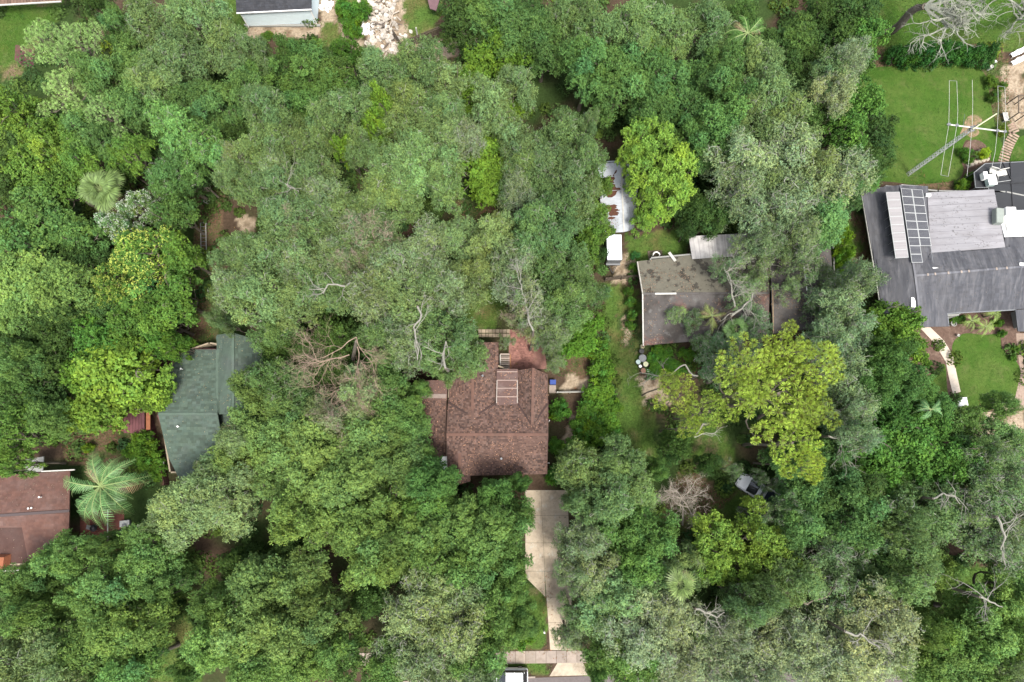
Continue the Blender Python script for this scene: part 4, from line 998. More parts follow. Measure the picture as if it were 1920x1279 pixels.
# metal trailer frame on the left
o = root('metal_gate', 'grey metal gate frame lying by the clearing on the left', 'gate', P(381, 445)); 
for x_ in (376, 386): mb = MB(); mb.beam(P(x_, 418, .7) - o.location, P(x_ + 1, 474, .7) - o.location, .07, .07); link('rail', mb.mesh('rail', silverM), o)
for k in range(9): mb = MB(); y_ = 418 + k * 7; mb.beam(P(376, y_, .68) - o.location, P(386, y_, .68) - o.location, .05, .05); link('bar', mb.mesh('bar', greyM), o)
for (x_, y_) in ((376, 418), (386, 418), (377, 474), (387, 474)): p = P(x_, y_, .7) - o.location; mb = MB(); mb.beam(p, (p.x, p.y, 0), .07, .07); link('leg', mb.mesh('leg', greyM), o)
for x_, y_, l in ((409, 344, 'upper'), (390, 380, 'lower')): boxthing('garden_chair_box', l + ' of two grey boxes at the edge of the left clearing', 'box', (x_, y_), (.7, .5, .5), stuccoM, -.5)
# bird feeder style red ball and reddish things
o = root('red_umbrella', 'small dark red ball shaped planter among the oaks above the green roof', 'ball', P(477, 608, 0)); mb = MB(); mb.lathe((0, 0, 0), [(.1, 0), (.1, 3.0), (.5, 3.1), (.75, 3.5), (.6, 3.95), (.2, 4.1)], 14); link('ball', mb.mesh('ball', mat('dark_red', (.16, .02, .02), rough=.7), smooth=True), o); o.name = 'ball_planter'

# ---------------------------------------------------------------- vegetation
def tri_mesh(name, V, nper, tint, m, faces_per=1, mats=None):
    """V: (n, nper, 3) corner positions, tint: (n, 3)"""
    n = V.shape[0]
    me = bpy.data.meshes.new(name)
    me.vertices.add(n * nper); me.vertices.foreach_set('co', V.astype(np.float32).ravel())
    me.loops.add(n * nper); me.loops.foreach_set('vertex_index', np.arange(n * nper, dtype=np.int32))
    me.polygons.add(n); me.polygons.foreach_set('loop_start', np.arange(0, n * nper, nper, dtype=np.int32))
    me.update(calc_edges=True)
    ca = me.color_attributes.new('tint', 'FLOAT_COLOR', 'POINT')
    c = np.ones((n * nper, 4), np.float32); c[:, :3] = np.repeat(tint, nper, axis=0)
    ca.data.foreach_set('color', c.ravel()); me.materials.append(m)
    return me
def unit(v): return v / np.maximum(1e-9, np.linalg.norm(v, axis=-1, keepdims=True))
def leaves(C, Nn, ln, wd, quad, r):
    """leaf faces at centres C, facing about Nn"""
    n = len(C)
    Nn = unit(Nn + r.normal(0, .55, (n, 3)))
    t = unit(np.cross(Nn, r.normal(0, 1, (n, 3)))); b = np.cross(Nn, t)
    l = ln * r.uniform(.6, 1.3, (n, 1)); w = wd * r.uniform(.7, 1.2, (n, 1))
    if quad: return np.stack([C - t * l / 2, C + b * w / 2, C + t * l / 2, C - b * w / 2], 1)
    return np.stack([C - b * w / 2 - t * l / 2, C + b * w / 2 - t * l / 2, C + t * l / 2], 1)

def crown(seed, R=5., top=12., base=6.5, nl=46, lobe=1.25, sub=16, per=34, ssig=.2, ln=.2, wd=.12, quad=False, m=None, yel=.12, gap=0., flat=.55, tv=.22, stretch=1.0, fringe=.0, lopsided=.25):
    r = np.random.default_rng(seed); m = m or leafM
    th0 = r.uniform(0, 6.28, 3); am = r.uniform(.05, lopsided, 3)
    bound = lambda t: 1 + am[0] * np.sin(2 * t + th0[0]) + am[1] * np.sin(3 * t + th0[1]) + am[2] * .7 * np.sin(5 * t + th0[2])
    cs = []; tries = 0; md = lobe * 1.1
    while len(cs) < nl and tries < 6000:
        tries += 1
        t = r.uniform(0, 6.28); q = math.sqrt(r.random()) * (R - lobe * .7) * bound(t) * .98
        k = q / (R * bound(t)); low = r.random() < .28
        z = top - lobe * .6 - (top - base - lobe) * (k ** 2) * flat * 1.5 + r.normal(0, .7) - (r.uniform(1.8, 3.2) if low else 0)
        p = np.array([q * math.cos(t), q * math.sin(t), z])
        if all(np.linalg.norm(p - c) > md for c, _ in cs): cs.append((p, low))
        elif tries % 500 == 0: md *= .88
    Cs, Ns, Ts = [], [], []
    lob = []
    for c, low in cs:
        lr = lobe * r.uniform(.72, 1.22); lob.append((c, lr))
        lt = 1 + r.normal(0, tv * .4); ly = r.normal(0, yel)
        k = max(6, int(sub * (lr / lobe) ** 2))
        d = unit(r.normal(0, 1, (k, 3)) + np.array([0, 0, .55]))
        d[:, 2] = np.where(d[:, 2] < -.1, -d[:, 2], d[:, 2])
        sc = c + d * lr * r.uniform(.62, 1.08, (k, 1)) * np.array([1, 1, .8]) * np.array([stretch, 1, 1])
        st_ = lt * (1 + r.normal(0, tv * .5, (k, 1)))
        # each spray: a short drooping twig with its leaves strewn along it
        ax = unit(d * .8 + r.normal(0, .75, (k, 3)) + np.array([0, 0, .1])); tpar = r.uniform(-1, 1, (k, per, 1))
        g = ax[:, None, :] * tpar * ssig * 2.3 + r.normal(0, ssig * .5, (k, per, 3)) * (1.15 - tpar * .5) - np.array([0, 0, 1]) * (tpar ** 2) * ssig * .5
        pts = (sc[:, None, :] + g).reshape(-1, 3)
        Cs.append(pts); Ns.append(np.repeat(d * .6 + np.array([0, 0, .55]), per, 0))
        tt = np.repeat(st_, per, 0) * (1 + r.normal(0, tv * .6, (k * per, 1)))
        hue = ly + r.normal(0, .06, (k * per, 1))
        Ts.append(np.clip(tt * np.concatenate([1 + hue * 1.2, 1 + hue * .3, 1 - hue * 1.2], 1), .15, 2.5))
    C = np.concatenate(Cs); N_ = np.concatenate(Ns); T_ = np.concatenate(Ts)
    V = leaves(C, N_, ln, wd, quad, r)
    return tri_mesh('crown', V, 4 if quad else 3, T_, m), lob

def bend(a, b, r, k=5, w=.12):
    a, b = np.array(a, float), np.array(b, float); L_ = np.linalg.norm(b - a); pts = []
    o = r.normal(0, w * L_, 3); o2 = r.normal(0, w * .5 * L_, 3)
    for i in range(k + 1):
        t = i / k; pts.append(tuple(a + (b - a) * t + o * math.sin(math.pi * t) + o2 * math.sin(2 * math.pi * t)))
    return pts
def limbs(seed, lob, top, R, m, twig=0, twr=.035, fork=4.5):
    r = np.random.default_rng(seed + 500); mb = MB()
    nm = 6; ring = []
    for i in range(nm):
        t = 6.28 * i / nm + r.uniform(-.3, .3); q = (r.uniform(.3, .5) * R * math.cos(t), r.uniform(.3, .5) * R * math.sin(t), fork + (top - fork) * r.uniform(.45, .65))
        pts = bend((0, 0, fork - .3), q, r, 6, .12); mb.tube(pts, list(np.linspace(.22, .12, len(pts))), 6); ring += pts[3:]
    ring.append((0, 0, fork + 1))
    for c, lr in lob:
        s = min(ring, key=lambda p: np.linalg.norm(np.array(p) - c) + (2 if p[2] > c[2] else 0))
        pts = bend(s, c + np.array([0, 0, lr * .3]), r, 5, .14); mb.tube(pts, list(np.linspace(.1, .045, len(pts))), 4, cap=False)
        for _ in range(2):
            d = unit(r.normal(0, 1, 3) + np.array([0, 0, .6])); mb.tube(bend(pts[3], c + d * lr * .95, r, 3, .15), [.04, .032, .025, .015], 3, cap=False)
    lm = mb.mesh('limbs', m)
    tw = None
    if twig:
        mb = MB()
        for c, lr in lob:
            for _ in range(twig):
                d = unit(r.normal(0, 1, 3) + np.array([0, 0, .9])); e = unit(d + r.normal(0, .9, 3) + np.array([0, 0, .25]))
                s = c + d * lr * .55; f = c + e * lr * r.uniform(1.0, 1.25)
                P_ = bend(s, f, r, 6, .2); mb.tube(P_, list(np.linspace(twr * 1.5, twr * .6, len(P_))), 3, cap=False)
                for q in (2, 4):
                    g = np.array(P_[q]) + unit(r.normal(0, 1, 3) + np.array([0, 0, .3])) * lr * r.uniform(.3, .55)
                    mb.tube(bend(P_[q], g, r, 3, .2), [twr * .8, twr * .7, twr * .55, twr * .4], 3, cap=False)
        tw = mb.mesh('bare_twigs', m if m is dryM else paleM)
    return lm, tw
def trunk_mesh(m, h=4.6, r0=.42, seed=0):
    r = np.random.default_rng(seed); mb = MB(); pts = bend((0, 0, -.1), (r.normal(0, .1), r.normal(0, .1), h), r, 6, .03)
    mb.tube(pts, [r0 * 1.35, r0 * 1.02, r0 * .92, r0 * .86, r0 * .8, r0 * .76, r0 * .74], 9); return mb.mesh('trunk', m)

VAR = {}
def mk(kind, n, twig=0, twr=.035, bm_=None, **k):
    VAR[kind] = []
    for i in range(n):
        sd_ = hash((kind, i)) if False else (sum(map(ord, kind)) * 31 + i * 7)
        cr, lob = crown(sd_, **k)
        lm, tw = limbs(sd_, lob, k.get('top', 12.), k.get('R', 5.), bm_ or barkM, twig, twr, fork=k.get('base', 6.5) * .62)
        VAR[kind].append((cr, lm, tw, trunk_mesh(bm_ or barkM, k.get('base', 6.5) * .64, .38, sd_)))
mk('O', 6, twig=2, twr=.034, nl=26, lobe=1.55, sub=42, per=18, ssig=.26, ln=.31, wd=.165, yel=.04)
mk('L', 5, twig=5, twr=.045, bm_=greyB, nl=25, lobe=1.5, sub=38, per=14, ssig=.3, ln=.31, wd=.15, lopsided=.3, yel=.03)
mk('T', 4, twig=6, twr=.045, bm_=greyB, nl=21, lobe=1.25, sub=22, per=14, ssig=.3, ln=.31, wd=.15, lopsided=.4, yel=.04)
mk('R', 2, twig=14, twr=.032, bm_=dryM, nl=24, lobe=1.5, sub=26, per=14, ssig=.3, ln=.31, wd=.15, lopsided=.3, yel=.04)
mk('G', 6, nl=26, lobe=1.56, sub=40, per=19, ssig=.25, ln=.33, wd=.19, yel=.045)
mk('D', 2, nl=22, lobe=1.75, sub=30, per=18, ssig=.3, ln=.38, wd=.24, base=5.5, yel=.05)
mk('B', 4, nl=25, lobe=1.5, sub=28, per=12, ssig=.24, ln=.48, wd=.3, quad=True, base=5.5, lopsided=.35, yel=.05)
mk('Y', 3, nl=26, lobe=1.25, sub=30, per=18, ssig=.2, ln=.33, wd=.19, quad=True, flat=.75, yel=.06, tv=.25)
mk('S', 4, nl=26, lobe=1.5, sub=18, per=14, ssig=.34, ln=.55, wd=.34, quad=True, top=6., base=1.0, flat=.6)

def pine_crown(seed, R=5., top=15.):
    r = np.random.default_rng(seed); tf = []; mb = MB(); heads = []
    for i in range(10):
        t = i * 2.4 + r.uniform(-.3, .3); q = R * math.sqrt((i + .5) / 10) * r.uniform(.82, 1.02) - .6; z = top - .9 - 3.0 * (q / R) ** 2 + r.uniform(-.6, .6)
        e = np.array([q * math.cos(t), q * math.sin(t), z]); P_ = bend((0, 0, z - 2.4), e - np.array([0, 0, .5]), r, 5, .08); mb.tube(P_, list(np.linspace(.14, .06, 6)), 5, cap=False)
        hr = r.uniform(1.1, 1.6); n0 = 0
        for _ in range(400):
            d = r.normal(0, 1, 3); d = d / np.linalg.norm(d); d[2] = abs(d[2]); p = e + d * np.array([hr, hr, .75]) * r.uniform(.55, 1.0)
            if all(np.linalg.norm(p - u) > 1.06 for u in tf): tf.append(p); mb.tube(bend(P_[4], p, r, 2, .1), [.035, .03, .02], 3, cap=False); n0 += 1
            if n0 > 22: break
    tf = np.array(tf); n = len(tf); K = 90
    d = unit(r.normal(0, 1, (n, K, 3)) * np.array([1, 1, .8]) + np.array([0, 0, .35])); l = r.uniform(.44, .6, (n, K, 1)); side = unit(np.cross(d, r.normal(0, 1, (n, K, 3)))) * .027
    c = tf[:, None, :] + d * .1
    V = np.stack([c - side * .4, c + d * l - side, c + d * l + side], 2).reshape(-1, 3, 3)
    tt = np.repeat(1 + r.normal(0, .16, (n, 1)), K, 0) * (1 + r.normal(0, .12, (n * K, 1)))
    T_ = np.clip(tt * np.array([[1, 1, 1]]), .3, 2)
    # the older needles at the heart of each tuft are short and brown
    k2 = 26; d2 = unit(r.normal(0, 1, (n, k2, 3)) + np.array([0, 0, 1.2])); s2 = unit(np.cross(d2, r.normal(0, 1, (n, k2, 3)))) * .05; c2 = tf[:, None, :] + np.array([0, 0, .22])
    V2 = np.stack([c2 - s2, c2 + d2 * .3 - s2 * .3, c2 + s2], 2).reshape(-1, 3, 3); T2 = np.tile([[.5, .34, .6]], (n * k2, 1))
    return tri_mesh('crown', np.concatenate([V, V2]), 3, np.concatenate([T_, T2]), pineM), mb.mesh('limbs', barkM)
VAR['P'] = []
for i in range(3):
    c_, l_ = pine_crown(40 + i); VAR['P'].append((c_, l_, None, trunk_mesh(barkM, 13.5, .26, 3)))
# white-flowered variant: petals on the big-leaf crown
VAR['F'] = []
cr, lob = crown(901, nl=44, lobe=1.05, sub=15, per=14, ssig=.22, ln=.32, wd=.2, quad=True, base=5.5)
r = np.random.default_rng(5); pts = []
for c, lr in lob:
    k = 26; d = unit(r.normal(0, 1, (k, 3)) + np.array([0, 0, 1.2])); pts.append(c + d * lr * r.uniform(.95, 1.15, (k, 1)))
pts = np.concatenate(pts); C = np.repeat(pts, 4, 0) + r.normal(0, .07, (len(pts) * 4, 3)); Vf = leaves(C, np.tile([0, 0, 1.], (len(C), 1)), .15, .1, True, r)
flowM = mat('white_petal', (.62, .68, .55), rough=.7)
fl = tri_mesh('blossom', Vf, 4, np.ones((len(C), 3)), flowM)
yb = mat('yellow_petal', (.4, .48, .08), rough=.7); fl2 = tri_mesh('blossom', Vf, 4, np.ones((len(C), 3)), yb)
lm, _ = limbs(901, lob, 12., 5., barkM, 0, fork=3.6); tk = trunk_mesh(barkM, 4, .35, 9)
VAR['F'].append((cr, lm, fl, tk)); VAR['W'] = [(cr, lm, fl2, tk)]

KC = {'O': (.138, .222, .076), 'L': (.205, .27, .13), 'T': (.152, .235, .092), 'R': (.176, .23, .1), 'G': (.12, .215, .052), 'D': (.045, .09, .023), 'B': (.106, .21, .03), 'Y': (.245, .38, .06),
      'P': (.35, .475, .07), 'F': (.12, .22, .072), 'W': (.08, .165, .03), 'S': (.095, .2, .025)}
KN = {'O': ('live_oak', 'grey green live oak', 'tree', 'live oaks of the canopy'), 'L': ('pale_oak', 'pale lichen grey oak', 'tree', 'pale lichen covered oaks'),
      'T': ('thin_oak', 'thin grey green oak', 'tree', 'thin crowned oaks'),
      'R': ('dry_oak', 'oak with dry brown twigs', 'tree', 'oaks with dry brown twigs'),
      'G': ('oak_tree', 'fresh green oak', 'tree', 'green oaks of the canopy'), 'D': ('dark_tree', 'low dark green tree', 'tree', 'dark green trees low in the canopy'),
      'B': ('broadleaf_tree', 'bright broadleaf tree', 'tree', 'bright green broadleaf trees'), 'Y': ('magnolia_tree', 'yellow green glossy tree', 'tree', 'yellow green trees'),
      'P': ('pine_tree', 'lime tufted pine', 'tree', 'pines with lime green tufts'), 'F': ('flowering_tree', 'white flecked tree', 'tree', 'flowering trees'),
      'W': ('speckled_tree', 'yellow speckled tree', 'tree', 'flowering trees'), 'S': ('shrub', 'bright leafy shrub', 'shrub', 'leafy shrubs')}
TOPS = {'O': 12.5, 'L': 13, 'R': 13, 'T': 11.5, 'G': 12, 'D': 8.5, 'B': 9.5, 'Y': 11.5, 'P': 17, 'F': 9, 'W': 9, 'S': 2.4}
# trees as traced: kind, px, py, radius in photo pixels, [top height], [r g b multiplier]
TREES = []
def T_(s, kind, mul=(1, 1, 1), top=None):
    for q in s.split(';'):
        v = [float(x) for x in q.split(',')]
        TREES.append((kind, v[0], v[1], v[2], v[3] if len(v) > 3 else top, mul))
# upper left wood
T_('95,85,62,14;160,95,58,14;130,180,52,13;205,215,48,12', 'P', (.62, .72, 1.5))
T_('265,38,60;330,95,60;420,85,60;372,32,50;480,95,62;290,150,50', 'O', (1.05, 1.02, 1.05))
T_('250,120,50;320,185,55;250,185,52;200,150,48;455,180,55;170,250,52;395,200,55;230,60,36', 'G', (.85, .88, 1))
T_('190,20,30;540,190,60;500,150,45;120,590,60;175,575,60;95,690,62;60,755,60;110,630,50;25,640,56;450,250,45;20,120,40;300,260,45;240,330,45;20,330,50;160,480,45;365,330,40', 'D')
T_('75,250,52;60,310,56;25,210,46;120,320,40', 'B', (1.12, .98, 1.1)); T_('110,345,44;215,300,50;150,245,44', 'B', (.85, .85, 1.2)); T_('95,280,30,11', 'Y', (.75, .75, .8))
T_('150,290,45;250,285,40', 'Y', (.55, .68, .8))
T_('350,265,72,11.5;335,330,55,10', 'O', (.85, 1.05, .8))
T_('60,400,68;120,430,56;45,460,56;160,450,45;330,400,40', 'B', (.85, .85, 1.5))
T_('268,385,70', 'F'); T_('225,425,40', 'F')
T_('262,490,88;215,540,45', 'W'); T_('60,535,92,11;125,545,60,10;40,600,50,10', 'G', (1.15, 1.08, 1.15))
T_('340,480,42;325,560,48;240,600,42;290,575,36;305,605,40', 'B', (.95, .95, 1.2)); T_('185,640,55;300,640,40', 'B', (.7, .85, 1))
T_('225,700,74;265,735,45;180,745,66;135,775,42;215,780,45;240,660,40', 'B', (1.3, 1.12, 1.1)); T_('330,650,32;140,700,40', 'B')
T_('28,810,52;20,870,42', 'Y', (.45, .55, .7)); T_('85,785,40;45,680,45', 'G', (.75, .8, .9)); T_('15,740,42', 'G', (.75, .85, .9))
# upper middle
T_('590,130,72;545,95,62;490,130,56;620,175,50;560,190,50', 'G', (.72, .78, .75)); T_('650,95,24,7;682,100,22,7;637,88,20,6', 'B', (.75, .8, .9))
T_('505,215,52;560,255,55;475,300,58;515,270,50;720,140,68;790,130,62;650,220,60;765,215,62;680,285,62;750,300,62;830,210,60;700,190,40;620,240,42', 'O')
T_('850,150,58;920,215,56;965,160,50;975,270,58;840,270,50', 'O', (1.1, 1.05, 1.1))
T_('905,115,50;945,95,50;880,185,40;930,245,42;895,300,60;915,330,44;720,210,32,13;845,290,38;960,200,36', 'B', (1.1, 1.02, .9))
T_('700,240,30,13;650,280,30,12.5', 'B', (1.3, 1.2, 1.0))
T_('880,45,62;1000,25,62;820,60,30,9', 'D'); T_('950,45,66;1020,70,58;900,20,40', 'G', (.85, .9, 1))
T_('800,310,58;735,345,66;830,340,50;900,370,50,11;990,330,60;1050,250,56;1100,300,54', 'O', (1, 1.02, 1)); T_('870,270,44;970,360,44', 'L')
T_('450,345,64;520,355,64;590,330,55;560,410,66;480,415,60;630,385,62;690,400,52;650,330,40', 'O', (1.05, 1.02, 1.05)); T_('520,320,44;600,370,48;440,290,36', 'L', (.8, .85, .75))
T_('1110,60,60;1180,55,68;1250,45,64;1330,45,60;1060,20,50', 'O', (.85, .9, .9)); T_('1100,130,56;1165,150,60;1060,170,50;1225,190,56;1280,165,72;1345,150,60;1385,185,50;1210,120,60', 'G', (.75, .85, .95))
T_('1150,105,46;1210,110,36;1120,75,30', 'B', (1, .95, 1)); T_('1060,220,62;1015,180,55;1100,240,50;1030,300,56;1080,350,62;1105,400,50,11', 'O', (1.05, 1, 1.05))
T_('1115,425,46,9;1130,370,36,10;1100,460,30,8', 'B', (1.05, 1, 1.2)); T_('1040,400,56;1010,440,55', 'O', (.8, .9, .9)); T_('1170,250,34;1125,480,24,5;1290,430,40,6;1240,150,40', 'D')
T_('1305,400,34,8', 'D')
T_('1350,235,58;1330,280,46;1290,240,40', 'G', (.75, .85, .9)); T_('1440,180,66;1470,240,60;1400,235,58;1560,140,58;1420,120,50', 'O', (.95, .95, 1))
T_('1450,95,56;1500,70,58;1520,220,40;1585,60,52;1480,140,46;1640,240,48,8;1640,300,42,7;1390,30,40;1540,20,40;1600,20,50', 'D', (1.25, 1.25, 1.2)); T_('1560,175,46;1595,110,40', 'L')
T_('1600,200,52,10;1615,105,42,9;1630,60,40,9;1590,240,42,10', 'B', (.85, .95, 1.3)); T_('1620,320,46,6;1655,290,36,6', 'G', (.6, .8, .8))
T_('1400,300,78,13.5;1475,285,78,14;1540,345,76,13;1455,370,80,14;1385,365,60,12.5', 'L', (.82, .86, .8)); T_('1440,320,50,14.5;1510,320,50,14.5', 'O', (1.2, 1.1, 1.2)); T_('1545,410,58,12;1590,370,40,11', 'G', (1, 1.1, 1.5)); T_('1340,400,44,9;1300,380,36,9', 'D')
# middle
T_('440,470,62;430,540,56;495,480,60;560,490,62;630,480,58;480,560,64;555,565,60;410,600,34;620,540,50', 'O', (1.12, 1.08, 1.12))
T_('750,510,64;800,460,60;700,560,56;830,550,56;960,490,58', 'L', (.82, .87, .76)); T_('700,470,56;860,440,60;925,450,60;770,570,64;885,520,46;1000,430,50', 'O', (1.12, 1.04, 1.1))
T_('650,440,50;720,520,44;800,520,50;930,400,44', 'L', (.85, .9, .75)); T_('1040,490,60;1080,520,50;1060,570,46;1110,550,32,10', 'O', (.78, .85, .8)); T_('600,560,40;620,640,50,9;520,650,40,8;560,650,40,8', 'D', (1.1, 1.1, 1))
T_('690,440,52;720,470,40;655,500,36;980,590,40;560,420,34;640,790,44;620,770,34', 'R')
T_('760,640,50;440,540,46;560,490,46;630,480,44', 'L', (.85, .9, .78)); T_('820,630,66;875,665,50;830,690,46;895,690,40,11;710,640,40', 'O', (.98, 1, .95)); T_('985,560,52,13', 'L'); T_('1045,620,34,10;1040,680,26,7', 'L', (.7, .8, .7))
T_('1090,620,46,7;1060,650,28,5', 'B', (.8, .95, .8)); T_('500,710,46;455,690,34,10', 'O', (.9, 1, .9)); T_('550,745,50,10;500,620,36', 'O', (.95, 1, .9))
T_('600,690,50,7;640,720,50,7;680,700,44,8', 'D', (1.1, 1.1, 1)); T_('620,780,60;680,740,44', 'O', (1.15, 1, 1.1)); T_('720,760,62;760,800,50;720,700,40,10', 'G', (.85, .9, 1))
# big canopy below
T_('480,790,62;470,730,40;540,800,50;600,830,62;680,830,66;740,860,60;440,860,58;520,870,66;590,900,62;660,900,62;770,900,46', 'G', (1.15, 1.05, 1.2))
T_('420,940,66;350,960,62;440,820,40;380,900,40;300,975,36', 'O', (1.35, 1.2, 1.35)); T_('390,845,40,10', 'G', (.8, .9, .9))
T_('810,905,56;870,920,60;930,925,54;975,905,30,9;800,960,56', 'G', (.72, .85, .85)); T_('560,970,60;640,980,64;720,970,62;780,1010,60;850,990,62;920,1000,56;700,1050,62;640,1060,56', 'G', (1.08, 1.02, 1.05))
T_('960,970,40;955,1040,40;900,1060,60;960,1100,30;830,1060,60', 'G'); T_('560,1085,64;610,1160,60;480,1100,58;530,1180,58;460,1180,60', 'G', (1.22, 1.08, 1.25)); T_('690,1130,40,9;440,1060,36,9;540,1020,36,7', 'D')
T_('790,1140,74;860,1180,66;760,1210,56;840,1110,50', 'L', (.95, 1, .85)); T_('920,1150,52;960,1190,30,9;900,1230,50;640,1230,60;560,1250,54;470,1250,56;720,1250,56;680,1180,44;410,1130,46;400,1210,50', 'G', (1.02, 1.0, 1)); T_('820,1250,60;900,1270,44', 'L', (.9, .95, .85)); T_('985,1195,22,3', 'S')
# bottom left
T_('60,1090,60;120,1040,58;200,1020,52;270,1040,62;300,1100,62;210,1100,66;140,1120,66;60,1150,60;25,1100,46;90,1210,58;170,1210,66;250,1180,62', 'G', (.94, .94, 1.0)); T_('25,1200,56;60,1250,60;10,1150,40;120,1265,50', 'O', (1.25, 1.12, 1.2)); T_('250,1255,56;330,1200,50;190,1270,40;340,1260,46', 'G', (.86, .9, .9)); T_('320,1150,36', 'D')
# right of the drive
T_('1100,880,56;1160,860,50;1190,910,56;1130,940,56;1085,940,36', 'O', (1.05, 1.06, 1.05)); T_('1080,840,34,8;1230,880,46,10;1160,990,56;1220,1000,50;1200,1050,50', 'G', (.85, .92, .9))
T_('1095,1010,44,12;1105,1070,54,12;1060,1130,30,9;1080,1190,28,9', 'L', (1, 1.03, .95)); T_('1160,1110,60;1210,1110,54;1130,1170,52;1290,1060,40,9', 'O', (1.1, 1.08, 1.15)); T_('1190,1180,66;1250,1150,56;1310,1170,70;1370,1190,66;1270,1240,62;1350,1255,60;1430,1210,62;1420,1270,50', 'L', (1.12, 1.08, 1.1)); T_('1150,1230,50;1120,1265,36;1200,1250,50', 'G', (.95, 1, 1))
T_('1345,1020,56,11;1330,1060,36,10;1420,1000,56,11;1460,1040,52,11;1390,1060,40,10', 'Y', (.62, .66, .7)); T_('1430,1110,50;1490,1090,56;1400,1130,40', 'O'); T_('1480,860,40;1520,930,56;1500,990,50;1580,910,56;1600,970,56;1550,860,46', 'G', (.72, .8, .95))
T_('1640,960,62;1560,1040,58;1630,1040,58;1570,1110,56;1510,1140,46;1480,960,40;1420,960,30,8', 'T', (.92, .98, 1)); T_('1600,1000,44,10;1660,1060,40,10', 'G', (.8, .85, 1)); T_('1660,910,44;1700,900,50', 'B', (.75, .85, 1)); T_('1570,1200,76;1640,1170,72;1500,1220,66;1640,1255,60;1560,1265,56;1490,1160,40', 'L', (1.12, 1.08, 1.1))
T_('1690,1090,54;1700,1030,52;1740,960,60;1680,980,40', 'O', (.98, 1, .95)); T_('1790,950,60;1850,930,66;1900,960,60;1840,1010,60;1900,1040,56;1900,890,56;1850,870,44', 'T', (.82, .86, .82)); T_('1870,1000,60;1820,960,50', 'L', (.72, .78, .7)); T_('1720,1180,56;1790,1230,66;1860,1170,56;1900,1120,56;1890,1240,62;1770,1075,34,10;1750,1250,50;1830,1260,50', 'G', (1.12, 1.08, 1.1)); T_('1820,1220,46;1760,1200,40;1900,1180,40', 'Y', (.5, .58, .8)); T_('1900,1270,40;1680,1230,40', 'L', (1, 1.05, .8))
T_('1620,830,58;1700,820,64;1650,780,50;1740,860,56;1670,880,56;1740,790,44;1780,870,44', 'B', (.68, .82, 1.1)); T_('1620,720,50;1700,720,52;1650,680,50;1740,760,40,8', 'G', (.62, .75, .75)); T_('1675,620,50,9;1640,610,46,9;1700,650,50,9;1690,600,30,9', 'B', (.95, .95, 1)); T_('1600,760,50;1580,700,60;1560,640,50;1585,560,56;1600,610,50;1590,820,40', 'L', (.8, .92, .88))
T_('1440,445,40;1500,440,44;1600,530,44', 'L', (.75, .86, .8)); T_('1420,600,36,8;1340,680,46,6;1380,660,40,7;1330,640,30,6', 'T', (.9, 1, 1.1))
T_('1830,740,42,8;1870,760,46,8;1820,800,40,7', 'O', (.95, 1.1, .8)); T_('1820,870,50,9;1900,830,50,10', 'O', (.8, .9, .85))
# pines at right centre
T_('1400,690,60,18;1470,660,58,18.5;1520,690,48,18;1440,745,66,18;1510,770,52,17.5;1480,830,52,17.5;1370,740,46,17.5;1500,870,36,17', 'P'); T_('1290,800,46,17;1270,740,38,17.5;1320,770,34,17.5;1250,720,24,17', 'P', (.95, .95, 1))
T_('1265,840,34,9;1330,870,30,8', 'D', (1.1, 1.1, 1))
# shrubs
T_('1125,655,26,2.5;1130,690,28,2.5;1125,730,30,2.8;1110,770,32,2.8;1135,790,28,2.5;1115,815,28,2.5;1148,760,20,2;1090,800,24,2.2;1150,815,24,2;1085,850,30,3', 'S')
T_('1050,768,24,3.2;1042,835,15,1.4', 'S', (.75, .9, 1)); T_('1045,890,22,3', 'S', (.5, .7, .8))
T_('1180,545,10,1.8;1183,565,11,1.8;1186,590,12,1.8;1183,610,10,1.6;1192,500,12,2.2', 'S', (.75, .8, 1)); T_('1582,440,20,5;1580,480,20,5;1590,510,20,5', 'S', (1.15, 1.1, .8))
T_('265,835,26,3.4;280,860,22,3;262,860,20,2.6;245,845,18,2.4;292,885,16,2', 'S', (1, 1, 1)); T_('163,840,10,1.6', 'S', (1.8, 1.4, 1))
T_('1690,98,22,3.2;1715,98,24,3.2;1742,96,24,3.3;1770,96,24,3.3;1798,95,22,3.2;1822,97,22,3.2', 'S', (.42, .62, .9)); T_('1850,98,24,3.6', 'S', (.35, .52, 1))
T_('1812,285,13,1.5;1818,300,9,1', 'S', (.7, .8, .8)); T_('1848,286,13,1.3', 'S', (1.7, 1.4, .8)); T_('1882,242,12,1.3', 'S', (1.1, .8, .8)); T_('1808,345,14,1.6;1822,330,10,1.4', 'S'); T_('1862,150,14,1.5;1866,180,12,1.4;1880,160,10,1.2', 'S', (.9, .8, .9))
T_('1790,596,9,1;1803,598,10,1;1875,605,9,1.2;1880,625,8,1;1905,655,8,1;1902,670,7,1;1722,660,9,1;1736,668,7,.8;1742,682,7,.8;1730,690,6,.7', 'S', (.85, .9, 1)); T_('1215,510,12,1.2;1192,478,9,1', 'S', (.5, .75, 1.5))
T_('660,25,26,2.8;655,50,20,2.4;680,15,18,2.4;645,10,20,2.5', 'S', (.75, .85, .9)); T_('1090,1180,12,1.4;1085,1212,8,.9', 'S', (1.2, 1.1, .8)); T_('640,20,16,1.5;500,65,12,1;590,78,12,1;450,55,14,1.2', 'S', (.9, .85, .9)); T_('1230,690,16,1;1250,665,16,1.1;1270,690,16,1;1235,655,12,1;1290,665,16,1.1;1225,672,14,.9;1258,685,14,.9', 'S', (.72, .85, .8))

